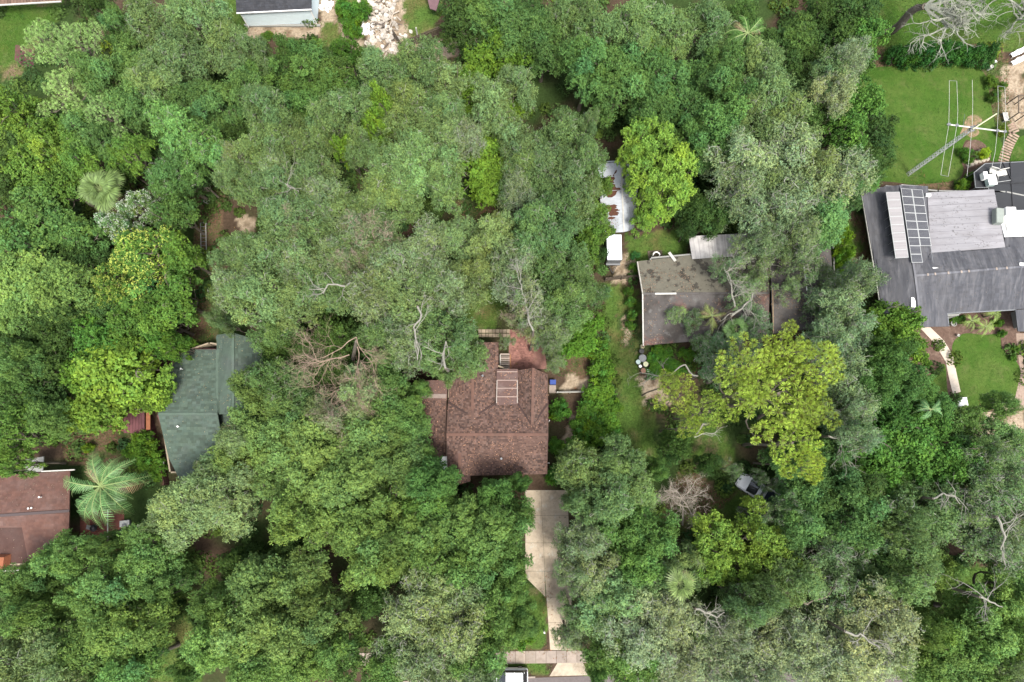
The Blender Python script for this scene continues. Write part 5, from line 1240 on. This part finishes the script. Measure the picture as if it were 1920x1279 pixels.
LM = [('the brown shingle roof', 930, 800), ('the green shingle roof', 365, 770), ('the mossy roof', 1340, 560), ('the solar panel roof', 1750, 500), ('the red left edge roof', 60, 975),
      ('the pale blue house', 520, 25), ('the metal shed', 1158, 370), ('the concrete driveway', 1030, 1060), ('the rubble heap', 720, 45), ('the antenna tower', 1760, 285), ('the white pickup', 1425, 920),
      ('the round fan palm', 190, 357), ('the feather palm', 190, 915), ('the cream path', 1775, 680), ('the sidewalk', 1030, 1231), ('the maroon tarpaulin', 45, 105), ('the metal gate frame', 381, 445), ('the dead brown branches', 650, 680), ('the leaning trunk', 1690, 40)]
DIRS = ['right of', 'above right of', 'above', 'above left of', 'left of', 'below left of', 'below', 'below right of']
ORD = ['nearest', 'second nearest', 'third nearest', 'fourth nearest', 'fifth nearest', 'sixth nearest', 'seventh nearest', 'eighth nearest', 'ninth nearest', 'tenth nearest', 'eleventh nearest', 'twelfth nearest']
def where(px, py):
    n, lx, ly = min(LM, key=lambda q: math.hypot(px - q[1], py - q[2]))
    d = math.hypot(px - lx, py - ly)
    a = math.degrees(math.atan2(ly - py, px - lx)) % 360
    return n, ('beside' if d < 1 else DIRS[int((a + 22.5) // 45) % 8]), d
def look(kind, rpx):
    return ('broad ' if rpx >= 56 else ('small ' if rpx < 40 else '')) + KN[kind][1] if kind not in 'SD' else ('small ' if rpx < 16 else '') + KN[kind][1]
CLEAR = [[(790, 718), (930, 700), (1028, 700), (1028, 885), (940, 890), (872, 905), (818, 850), (800, 800)], [(940, 640), (960, 628), (1012, 628), (1025, 700), (938, 700)], [(1034, 700), (1105, 690), (1108, 735), (1080, 760), (1062, 850), (1034, 860)],
         [(1135, 528), (1168, 530), (1195, 560), (1200, 650), (1205, 760), (1235, 860), (1178, 830), (1165, 700)], [(990, 920), (1064, 920), (1064, 975), (1040, 1000), (1040, 1060), (1050, 1110), (1046, 1210), (1026, 1210), (1022, 1120), (989, 1080), (990, 1040), (1010, 1010)],
         [(945, 1222), (1105, 1222), (1105, 1279), (945, 1279)], [(300, 775), (325, 690), (350, 655), (410, 640), (432, 625), (472, 660), (440, 700), (428, 790), (375, 840), (345, 900), (320, 860)], [(232, 772), (284, 772), (284, 812), (232, 812)],
         [(130, 830), (280, 830), (285, 880), (300, 890), (270, 950), (245, 1000), (165, 1000), (125, 960)], [(0, 900), (130, 890), (130, 970), (65, 1045), (0, 1060)], [(0, 0), (110, 0), (60, 60), (35, 120), (0, 130)],
         [(400, 0), (445, 0), (600, 40), (600, 66), (500, 66), (450, 45)], [(605, 0), (800, 0), (830, 70), (770, 92), (700, 92), (690, 60), (610, 40)], [(1128, 316), (1160, 310), (1165, 360), (1180, 375), (1188, 425), (1185, 500), (1138, 515), (1138, 440), (1140, 370)],
         [(1180, 440), (1240, 440), (1290, 450), (1290, 480), (1190, 490)], [(1198, 492), (1293, 445), (1400, 440), (1335, 500), (1355, 545), (1330, 600), (1300, 640), (1208, 645)], [(1452, 600), (1500, 560), (1520, 600), (1452, 622)], [(1535, 468), (1556, 457), (1562, 500), (1540, 505)],
         [(1212, 655), (1290, 655), (1290, 700), (1215, 700)], [(1665, 128), (1990, 120), (1990, 600), (1735, 612), (1705, 565), (1648, 565), (1620, 400), (1615, 356), (1690, 345), (1680, 300), (1690, 220)],
         [(1712, 606), (1920, 600), (1920, 730), (1870, 738), (1812, 720), (1800, 755), (1765, 690)], [(1670, 75), (1760, 20), (1850, 5), (1920, 60), (1870, 80)], [(375, 355), (415, 350), (400, 480), (388, 640), (365, 640), (375, 500)], [(445, 405), (478, 405), (475, 432), (445, 432)],
         [(1388, 902), (1400, 895), (1462, 930), (1455, 945)], [(1310, 800), (1345, 800), (1345, 850), (1310, 850)], [(1735, 1112), (1795, 1112), (1795, 1158), (1735, 1158)], [(1455, 1122), (1500, 1140), (1490, 1165), (1455, 1160)], [(1145, 225), (1160, 225), (1162, 300), (1148, 300)],
         [(630, 300), (655, 300), (660, 335), (635, 335)], [(600, 1045), (640, 1045), (640, 1110), (620, 1110)], [(336, 1110), (350, 1110), (350, 1230), (330, 1230)], [(1105, 220), (1005, 150), (1010, 180)], [(860, 380), (930, 385), (925, 410), (860, 400)], [(90, 1110), (105, 1110), (105, 1150), (92, 1150)],
         [(700, 1160), (712, 1160), (700, 1215), (680, 1215)], [(1320, 1130), (1350, 1122), (1348, 1150), (1325, 1155)], [(150, 330), (225, 325), (232, 385), (160, 395)]]
def pdist(px, py, poly):
    if inpoly(np.array([px]), np.array([py]), poly)[0]: return 0.
    best = 1e9
    for i in range(len(poly)):
        ax_, ay_ = poly[i]; bx_, by_ = poly[(i + 1) % len(poly)]; dx, dy = bx_ - ax_, by_ - ay_
        t = max(0, min(1, ((px - ax_) * dx + (py - ay_) * dy) / (dx * dx + dy * dy))); best = min(best, math.hypot(px - ax_ - t * dx, py - ay_ - t * dy))
    return best
T2 = []
for (k, px, py, rp, top, mul) in TREES:
    if k != 'S' and rp > 22:
        dmin = min(pdist(px, py, q) for q in CLEAR)
        if dmin < rp * .38: continue
        rp = min(rp, dmin / .93 + 2)
    T2.append((k, px, py, rp, top, mul))
TREES = T2
# crowns that do reach over the drive, the roofs and the yards
T_('1218,258,54,12;1275,310,50,12;1225,318,52,12;1258,360,44,11.5;1184,300,28,11;1186,335,18,9', 'Y', (.88, .95, 1)); T_('1208,415,24,8;1228,395,26,9;1212,372,26,9', 'Y', (.85, .95, 1)); T_('1126,352,22,8.5;1120,395,24,9;1128,428,24,9;1110,330,24,9', 'B', (1.05, 1, 1.4))
T_('786,728,20,9;770,778,34,10;780,850,36,10;800,905,30,9', 'G', (1, 1, 1)); T_('975,1130,26,8;992,1178,20,5;972,1165,26,8', 'G', (.9, .95, 1)); T_('1425,893,15,7;1462,905,24,8;1378,880,20,7', 'T', (.8, .9, .9)); T_('1440,478,38,8;1505,490,40,8.5;1556,520,28,8;1478,545,28,8;1545,575,34,8;1420,520,30,8', 'T', (1, 1, 1))
T_('1082,1025,46,12;1070,1080,34,12;1066,1195,26,9;1005,598,34,12;985,580,34,12.5;1398,468,40,9;1030,640,26,9;1012,636,20,9;948,640,16,7', 'T', (1.1, 1.08, 1.1)); T_('1072,1150,28,9;1352,508,28,8.5;1395,540,34,8.5;1270,590,26,6;1300,602,24,6', 'T', (.95, 1, 1))
groups = {}
for i, (k, px, py, rp, top, mul) in enumerate(TREES):
    n, d, dist = where(px, py); groups.setdefault((look(k, rp), n, d), []).append((dist, i))
LAB = {}
for (lk, n, d), L_ in groups.items():
    L_.sort()
    for j, (_, i) in enumerate(L_):
        LAB[i] = f'{lk} {d} {n}' if len(L_) == 1 else f'{lk} {d} {n}, {ORD[min(j, 11)]} of {len(L_)}'
random.seed(12)
def add_tree(i, k, px, py, rp, top, mul):
    top = top or TOPS[k]; nomtop = 15. if k == 'P' else (6. if k == 'S' else 12.)
    zc = top * .8; c = P(px, py, zc); dist = (c - cam.location).length
    R_m = rp * (1.2 if k == 'P' else .97) * (CAM_H - zc) / math.cos(TILT) / 1280
    sx = R_m / 5.; sz = top * (random.uniform(.84, 1.1) if k in 'OGLRDBT' else random.uniform(.95, 1.05)) / nomtop
    nm, _, cat, grp = KN[k]
    e = root(nm, LAB[i], cat, (c.x, c.y, 0), random.uniform(0, 6.28), grp); e.scale = (sx * random.uniform(.95, 1.06), sx * random.uniform(.95, 1.06), sz)
    cr, lm, tw, tk = random.choice(VAR[k])
    base = KC[k]; j = 1 + random.gauss(0, .11); h = max(-.05, random.gauss(.01, .06))
    col = tuple(max(.005, base[q] * mul[q] * j * (1 + (h * .6, 0, -h * .6)[q])) for q in range(3))
    o = link('crown' if k != 'S' else 'foliage', cr, e); o.color = (*col, 1)
    if k in 'FW': link('blossom', tw, e)
    elif tw: link('bare_twigs', tw, e)['kind'] = 'stuff'
    link('limbs', lm, e) if k != 'S' else link('stem', lm, e)
    if k != 'S': link('trunk', tk, e)
for i, t in enumerate(TREES): add_tree(i, *t)

# palms
def feather_frond(seed, L_=3.6, leafl=.62, n=24, droop=1.9, m=palmM, wd=.08):
    r = np.random.default_rng(seed); V = []; T = []; pts = []; cv = (seed - 2.5) * .12
    for i in range(11):
        t = i / 10; pts.append(np.array([L_ * t * (1 - .15 * t * t), cv * t * t * L_, .9 * math.sin(t * 2.2) * L_ * .22 - droop * t ** 3]))
    def at(t):
        f = t * 10; i = min(9, int(f)); return pts[i] + (pts[i + 1] - pts[i]) * (f - i)
    for i in range(n):
        t = .12 + .88 * i / n; p = at(t); l = leafl * math.sin(math.pi * (t * .78 + .14)) * r.uniform(.88, 1.1)
        fw = unit(at(min(1, t + .03)) - p)
        for s in (-1, 1):
            d = unit(fw * .75 + np.array([0, s, 0]) * 1.0 + np.array([0, 0, -.18 + r.normal(0, .12)])); e = p + d * l; e[2] -= .12 * l
            w = fw * wd / 2
            V.append([p - w, p + w, e + w * .3, e - w * .3]); k = 1 + r.normal(0, .24); T.append([k, k, k])
    me = tri_mesh('frond', np.array(V), 4, np.array(T), m); mb = MB(); mb.tube([tuple(p) for p in pts], list(np.linspace(.05, .015, 11)), 4); return me, mb.mesh('rachis', MAT.get('palm_rib') or mat('palm_rib', (.28, .36, .14), rough=.5))
def fan_frond(seed, L_=1.1, seg=26, st_=1.0):
    r = np.random.default_rng(seed); V = []; T = []; e0 = np.array([st_, 0, .3])
    for i in range(seg):
        a = -2.0 + 4.0 * i / (seg - 1); l = L_ * (1 - .18 * abs(a) / 2) * r.uniform(.88, 1.06); d = np.array([math.cos(a), math.sin(a), -.05 + r.normal(0, .06)]); s = np.array([-math.sin(a), math.cos(a), 0]) * .055
        mid = e0 + d * l * .6; tip = e0 + d * l + np.array([0, 0, -.22 * l]); V.append([e0, mid - s, tip, mid + s]); k = 1 + r.normal(0, .28); T.append([k, k, k])
    me = tri_mesh('frond', np.array(V), 4, np.array(T), palmM); mb = MB(); mb.tube([(0, 0, 0), tuple(e0)], [.03, .02], 4); return me, mb.mesh('stalk', MAT['palm_rib'])
FF = [feather_frond(i) for i in range(6)]; FN = [fan_frond(i) for i in range(4)]; FO = [fan_frond(9 + i, 1.15, 15, .85) for i in range(3)]
def palm(name, label, px, py, z, rad, n, kind, col, dead=0, trunk=.2):
    c = P(px, py, z); e = root(name, label, 'palm tree', (c.x, c.y, 0)); r = random.Random(int(px))
    mb = MB(); mb.tube([(0, 0, 0), (.03, 0, z / 2), (0, 0, z)], [trunk * 1.2, trunk, trunk], 9); link('trunk', mb.mesh('trunk', barkM), e)
    L0 = 3.6 if kind == 'feather' else 2.0
    src_ = {'feather': FF, 'fan': FN, 'open': FO}[kind]
    for i in range(n):
        me, rb_ = r.choice(src_); s = rad / L0 * r.uniform(.7, 1.1) * (1 if kind == 'feather' else r.uniform(.6, 1.05))
        o = link('frond', me, e, (0, 0, z)); lay = i / n
        o.rotation_euler = (r.uniform(-.35, .35), (r.uniform(-.35, .5) if kind == 'feather' else -1.1 + 1.5 * (1 - lay) ** .6 + r.uniform(-.15, .15)), i * 2.399 + r.uniform(-.4, .4)); o.scale = (s, s, s)
        k = r.uniform(.82, 1.18); cc = (.24, .17, .1) if i < dead else col; o.color = (cc[0] * k, cc[1] * k, cc[2] * k, 1)
        link('rib', rb_, o)
palm('feather_palm', 'big feather palm with arching fronds over the red roof corner', 188, 912, 7, 5.2, 22, 'feather', (.12, .24, .08), dead=2)
palm('fan_palm', 'round fan palm with dense grey green fronds on the left', 190, 357, 8.5, 3.0, 52, 'fan', (.11, .165, .05), dead=6)
palm('fan_palm', 'yellowish fan palm right of the driveway among pale oaks', 1275, 1095, 12.6, 2.2, 24, 'open', (.15, .22, .06), dead=4)
palm('feather_palm', 'feather palm in the dark wood near the top edge', 1402, 62, 11.5, 3.6, 16, 'feather', (.085, .19, .035), dead=2)
palm('feather_palm', 'dead topped brown palm leaning over the mossy roof', 1335, 592, 6, 2.1, 16, 'feather', (.2, .24, .06), dead=6)
palm('fan_palm', 'small dark fan palm at the corner of the mossy roof', 1379, 618, 5.5, 1.7, 18, 'fan', (.12, .22, .06), dead=2)
for q, lab in (((1822, 601, 2.0), 'leftmost of three small palms under the grey eave'), ((1848, 612, 1.8), 'middle of three small palms under the grey eave'), ((1866, 588, 2.2), 'rightmost of three small palms under the grey eave')):
    palm('garden_palm', lab, q[0], q[1], q[2], 1.5, 14, 'feather', (.2, .3, .06), trunk=.1)
palm('banana_plant', 'teal green banana plant in the lower right thicket', 1745, 768, 9.6, 1.9, 10, 'feather', (.12, .26, .1), trunk=.12)

# bare trees and dead branches
def branching(mb, p, d, l, rad, depth, r, up=.1, spread=.55, kids=3, sides=5):
    p = np.array(p, float); d = unit(np.array(d, float)); pts = [p]; k = 5 if depth > 1 else 3
    for i in range(k):
        d = unit(d + r.normal(0, .2, 3) + np.array([0, 0, up * .3])); pts.append(pts[-1] + d * l / k)
    mb.tube([tuple(q) for q in pts], list(np.linspace(rad, rad * .6, k + 1)), sides if depth > 1 else 3, cap=False)
    if depth <= 0: return
    for i in range(kids + (1 if depth > 2 else 0)):
        s = pts[int(r.integers(max(1, k - 3), k + 1))]
        branching(mb, s, d + r.normal(0, spread, 3), l * r.uniform(.5, .78), rad * .55, depth - 1, r, up, spread, kids, sides)
def bare_tree(name, label, base, fork_px, fork_z, n, l, rad, m, seed, depth=3, dirs=None, spread=.6, leaves_=None, flat=1.):
    b = P(*base); e = root(name, label, 'bare tree' if 'branch' not in name else 'dead branch', b); r = np.random.default_rng(seed)
    f = P(fork_px[0], fork_px[1], fork_z) - b; mb = MB(); mb.tube(bend((0, 0, -.1), f, r, 6, .04), list(np.linspace(rad * 1.3, rad, 7)), 9); link('trunk', mb.mesh('trunk', m if m is not paleM else barkM), e)
    for i in range(n):
        mb = MB(); t = 6.28 * i / n + r.uniform(-.4, .4); d = dirs[i] if dirs else (math.cos(t), math.sin(t), .45 * flat)
        branching(mb, f, d, l * r.uniform(.8, 1.2), rad * .6, depth, r, .1 * flat, spread); link('limb', mb.mesh('limb', m), e)
    return e
bare_tree('leaning_tree', 'thick leaning grey trunk with white lichen branches at the top right', (1662, 62), (1735, 12), 9.5, 5, 4.0, .42, paleM, 4, 4, dirs=[(1, .5, .2), (1, -.5, .1), (1, -.9, .1), (.8, .1, .3), (.3, -.8, .2)], spread=.7)
bare_tree('lichen_tree', 'bare white lichen branches cut off by the top right corner', (1950, 10), (1925, 20), 8, 4, 3.6, .3, paleM, 14, 4, dirs=[(-1, -.3, .1), (-1, .2, .1), (-.7, -.9, .1), (-.9, .6, .1)], spread=.7)
bare_tree('dead_tree', 'small bare dead tree with fine grey brown twigs in the clearing', (1280, 985), (1278, 935), 6.0, 7, 1.9, .09, mat('grey_twig', (.42, .37, .31), rough=1), 6, 5, spread=.8)
e = root('dead_branch', 'mass of dead brown twigs hanging left of the brown roof', 'dead branch', P(655, 700)); r = np.random.default_rng(8)
for a, d, l in (((668, 632, 12.8), (-.9, -.35, -.03), 6.0), ((668, 632, 12.6), (.0, -1, 0), 4.0), ((670, 650, 12.5), (.1, -1, .0), 4.2), ((655, 665, 12.5), (-1, -.4, 0), 4.0), ((672, 690, 12.3), (.1, -1, -.05), 3.6), ((665, 705, 12.3), (-.5, -1, 0), 3.0), ((690, 720, 12.2), (.3, -1, 0), 2.6), ((640, 672, 12.4), (-1, -.2, 0), 3.4)):
    mb = MB(); p = P(*a) - e.location; branching(mb, p, d, l * .85, .055, 5, r, 0, .5, 3, 4); link('branch', mb.mesh('branch', deadM), e)
mb = MB(); f = P(668, 640, 12.5) - e.location; mb.tube([(0, 0, 0), (f.x * .5, f.y * .5, 6), tuple(f)], [.3, .25, .16], 8); link('trunk', mb.mesh('trunk', barkM), e)
# big pale exposed limbs over the canopy
def snag(label, pxs, z, rad, m=greyB, seed=1, kids=5, d2=2, root_px=None):
    pts = [P(x, y, z + (zz if len(q) > 2 else 0)) for q in pxs for x, y, zz in [(q[0], q[1], q[2] if len(q) > 2 else 0)]]
    b = pts[0]; e = root('bare_limb', label, 'bare limb', (b.x, b.y, 0)); r = np.random.default_rng(seed); mb = MB()
    o0 = Vector((b.x, b.y, 0)); q = [p - o0 for p in pts]; mb.tube([(0, 0, 0), (.1, .1, z * .5), tuple(q[0])], [rad * 1.8, rad * 1.5, rad * 1.1], 8); link('trunk', mb.mesh('trunk', barkM), e)
    fine = []
    for i in range(len(q) - 1):
        w = bend(q[i], q[i + 1], r, 4, .06); fine += w[:-1]
    fine.append(tuple(q[-1])); mb = MB(); mb.tube(fine, list(np.linspace(rad, rad * .45, len(fine))), 6); link('limb', mb.mesh('limb', m), e)
    for k in range(kids):
        s = fine[int(r.integers(2, len(fine)))]; mb = MB(); branching(mb, s, (r.normal(), r.normal(), .15), r.uniform(1.2, 2.4), rad * .4, d2, r, .05, .6); link('branch', mb.mesh('branch', m), e)
snag('sinuous pale limb between the pale oaks in the middle of the canopy', [(664, 530), (640, 536), (615, 533), (606, 550)], 12.9, .13, seed=2)
snag('long pale curved limb above left of the brown roof', [(783, 575), (790, 592), (778, 620), (782, 650), (783, 675)], 13.2, .12, seed=3)
snag('pale limb over the middle of the canopy left of the brown roof', [(835, 690), (832, 665), (836, 640)], 13.2, .13, seed=4)
snag('sprawling pale limb above the red brick patio', [(1000, 620), (990, 590), (985, 560), (975, 530)], 13.3, .1, seed=5, kids=9, d2=3)
snag('pale crooked limb crossing the mossy roof', [(1378, 575), (1372, 552), (1368, 520), (1358, 500)], 9.0, .1, seed=6, kids=7, d2=3)
snag('thick pale limb leaning across the mossy roof to its right', [(1372, 592), (1392, 578), (1408, 562), (1412, 550)], 9.2, .13, seed=7)
snag('white crooked limb above the lime pine clusters', [(1308, 705), (1285, 684), (1272, 690), (1262, 700), (1240, 706)], 11, .1, seed=8, kids=3)
snag('pale limb under the lime pine', [(1330, 795), (1318, 795), (1308, 812), (1302, 820)], 15, .12, seed=9, kids=1)
snag('curved pale limb below right of the lime pine', [(1555, 818), (1572, 822), (1578, 835), (1570, 850)], 11.5, .1, seed=10)
snag('grey limb curling through the lower right canopy', [(1870, 970), (1878, 990), (1884, 1010), (1876, 1028)], 13.4, .15, seed=11)
snag('pale limb at the right end of the lower right oaks', [(1838, 1120), (1850, 1124), (1862, 1130), (1880, 1138)], 12.5, .12, seed=12)
snag('long pale fallen limb in the lower right pale oaks', [(1585, 1184), (1612, 1188), (1630, 1204), (1650, 1215)], 13.4, .12, seed=13)
snag('slanting brown trunk in the lower right canopy', [(1470, 1105), (1492, 1120), (1514, 1133)], 10.5, .24, m=barkM, seed=14, kids=2)
snag('white limb over the left part of the middle canopy', [(520, 330), (535, 345), (545, 352), (560, 358)], 12.8, .1, seed=15)
snag('arched grey limb right of the yellow olive tree', [(1305, 1142), (1330, 1150), (1345, 1158), (1358, 1148)], 11.5, .12, seed=16)
snag('pale limb above the solar roof oaks', [(1750, 935), (1770, 925), (1790, 930), (1800, 945)], 12.6, .1, seed=17)

# undergrowth under the wood and ground cover: nobody could count it
r = np.random.default_rng(77); n = 3600
ux, uy = r.uniform(-74, 74, n), r.uniform(-42, 66, n); qx, qy = pix(ux, uy)
ok = np.ones(n, bool)
KEEP = GRASS + SAND + [LAWN1, LAWN2, LAWN3, [(975, 900), (1105, 900), (1110, 1279), (975, 1279)], [(760, 620), (1120, 620), (1120, 900), (760, 900)], [(290, 620), (500, 620), (500, 910), (290, 910)], [(1190, 430), (1600, 430), (1600, 650), (1190, 650)],
                       [(1600, 340), (1990, 300), (1990, 660), (1640, 640)], [(1110, 290), (1200, 290), (1200, 505), (1120, 505)], [(-80, 850), (250, 850), (250, 1075), (-80, 1075)], [(600, 1210), (1400, 1210), (1400, 1300), (600, 1300)], [(-400, 1235), (2400, 1200), (2400, 1700), (-400, 1700)], [(1860, 90), (1990, 90), (1990, 320), (1860, 320)], [(225, 765), (300, 765), (300, 820), (225, 820)]]
for p in KEEP: ok &= ~inpoly(qx, qy, p)
ux, uy = ux[ok], uy[ok]; k = 90; n = len(ux); s = r.uniform(.6, 1.5, (n, 1, 1)); g = unit(r.normal(0, 1, (n, k, 3))) * r.uniform(.6, 1.05, (n, k, 1)); g[..., 2] = np.abs(g[..., 2])
C = (np.stack([ux, uy, 0 * ux], -1)[:, None, :] + g * s * np.array([1, 1, 1.1])).reshape(-1, 3)
V = leaves(C, np.repeat(g.reshape(-1, 3) + np.array([0, 0, .6]), 1, 0), .42, .26, False, r); t0 = np.repeat(1 + r.normal(0, .25, (n, 1)), k, 0) * (1 + r.normal(0, .2, (n * k, 1))); hue = np.repeat(r.normal(0, .15, (n, 1)), k, 0)
o = link('undergrowth', tri_mesh('undergrowth', V, 3, np.clip(t0 * np.concatenate([1 + hue, 1 + hue * .3, 1 - hue], 1), .2, 2.2), leafM)); o.color = (.06, .11, .026, 1); o['kind'] = 'stuff'
def blades(name, polys, dens, h, wdt, col, zb=0.0, seed=1):
    r = np.random.default_rng(seed); al = []
    for p in polys:
        w = np.array([P(a, b)[:2] for a, b in p]); x0, y0 = w.min(0); x1, y1 = w.max(0); n = int((x1 - x0) * (y1 - y0) * dens)
        x, y = r.uniform(x0, x1, n), r.uniform(y0, y1, n); k = inpoly(x, y, [tuple(q) for q in w]); al.append(np.stack([x[k], y[k]], -1))
    c = np.concatenate(al); n = len(c); b = np.concatenate([c, np.full((n, 1), zb)], 1); tip = b + np.concatenate([r.normal(0, h * .7, (n, 2)), r.uniform(.5, 1, (n, 1)) * h], 1); a = r.uniform(0, 6.28, n); sd_ = np.stack([np.cos(a), np.sin(a), 0 * a], -1) * wdt
    V = np.stack([b - sd_, b + sd_, tip], 1); cl = fbm(c[:, 0], c[:, 1], 1.6, 9); T = (.7 + .6 * cl)[:, None] * (1 + r.normal(0, .2, (n, 1))) * np.stack([1 + (cl - .5) * .9, np.ones(n), np.ones(n)], -1)
    o = link(name, tri_mesh(name, V, 3, np.clip(T, .2, 2), leafM)); o.color = (*col, 1); o['kind'] = 'stuff'
blades('grass', GRASS + BROWN, 60, .13, .05, (.075, .125, .03))
blades('lawn_grass', [LAWN1, LAWN2, LAWN3, LAWN4, LAWN5, LAWN6], 90, .07, .035, (.06, .13, .02), .01, 2)
# fallen leaves on roofs and drive are part of the ground litter
def litter_on(name, polys, dens, sz, col, z, seed):
    r = np.random.default_rng(seed); al = []
    for p in polys:
        w = np.array([P(a, b, z)[:2] for a, b in p]); x0, y0 = w.min(0); x1, y1 = w.max(0); n = int((x1 - x0) * (y1 - y0) * dens)
        x, y = r.uniform(x0, x1, n), r.uniform(y0, y1, n); cl = fbm(x, y, 1.5, seed); k = inpoly(x, y, [tuple(q) for q in w]) & (r.random(n) < np.clip((cl - .42) * 4, .03, 1)); al.append(np.stack([x[k], y[k]], -1))
    c = np.concatenate(al); n = len(c); C = np.concatenate([c, np.full((n, 1), z + .03) + r.uniform(0, .04, (n, 1))], 1)
    V = leaves(C, np.tile([0, 0, 3.], (n, 1)), sz, sz * .6, False, r); o = link(name, tri_mesh(name, V, 3, np.clip(1 + r.normal(0, .3, (n, 3)) * .5, .3, 2), leafM)); o.color = (*col, 1); o['kind'] = 'stuff'
litter_on('fallen_leaves', SAND + BROWN + [[(955, 620), (1030, 620), (1030, 700), (955, 700)], [(935, 1215), (1110, 1215), (1110, 1245), (935, 1245)], [(1010, 1071), (1072, 1071), (1075, 1220), (1020, 1220)]], 9, .16, (.2, .11, .055), .03, 3)

# leaves and grit blown onto the roofs
def roof_litter(rt_name, n, sz, col, seed, thr=.45):
    rt = bpy.data.objects[rt_name]; r = np.random.default_rng(seed); C = []; Nn = []
    tops = []
    for ch in rt.children:
        if ch.name.split('.')[0] in ('roof', 'flat_roof', 'porch_roof'):
            f = ch.data.polygons[0]; vs = [np.array(ch.data.vertices[i].co) for i in f.vertices]
            for i in range(1, len(vs) - 1):
                cr = np.cross(vs[i] - vs[0], vs[i + 1] - vs[0]); tops.append((vs[0], vs[i], vs[i + 1], np.linalg.norm(cr) / 2, cr / np.linalg.norm(cr)))
    A = np.array([t[3] for t in tops]); A = A / A.sum()
    for k in r.choice(len(tops), n, p=A):
        u, v = r.random(2)
        if u + v > 1: u, v = 1 - u, 1 - v
        t = tops[k]; nn = t[4] if t[4][2] > 0 else -t[4]; C.append(t[0] + (t[1] - t[0]) * u + (t[2] - t[0]) * v + nn * .05); Nn.append(nn)
    C = np.array(C); Nn = np.array(Nn); cl = fbm(C[:, 0] + 30 * seed, C[:, 1], 1.8, seed); k = r.random(n) < np.clip((cl - thr) * 4, .05, 1)
    C, Nn = C[k], Nn[k]; V = leaves(C, Nn * 4, sz, sz * .6, False, r)
    o = link('leaf_litter', tri_mesh('leaf_litter', V, 3, np.clip(1 + r.normal(0, .3, (len(C), 1)) * np.ones((1, 3)), .3, 2), leafM), rt); o.color = (*col, 1); o['kind'] = 'stuff'
roof_litter('brown_house', 3800, .15, (.3, .17, .11), 1)
roof_litter('old_house', 4200, .17, (.2, .14, .1), 2)
roof_litter('green_house', 1500, .13, (.2, .17, .1), 3, .5)
roof_litter('grey_house', 2600, .13, (.1, .09, .08), 4, .5)
roof_litter('metal_shed', 700, .14, (.2, .12, .08), 5)
roof_litter('red_roof_house', 1200, .13, (.2, .16, .12), 6, .5)
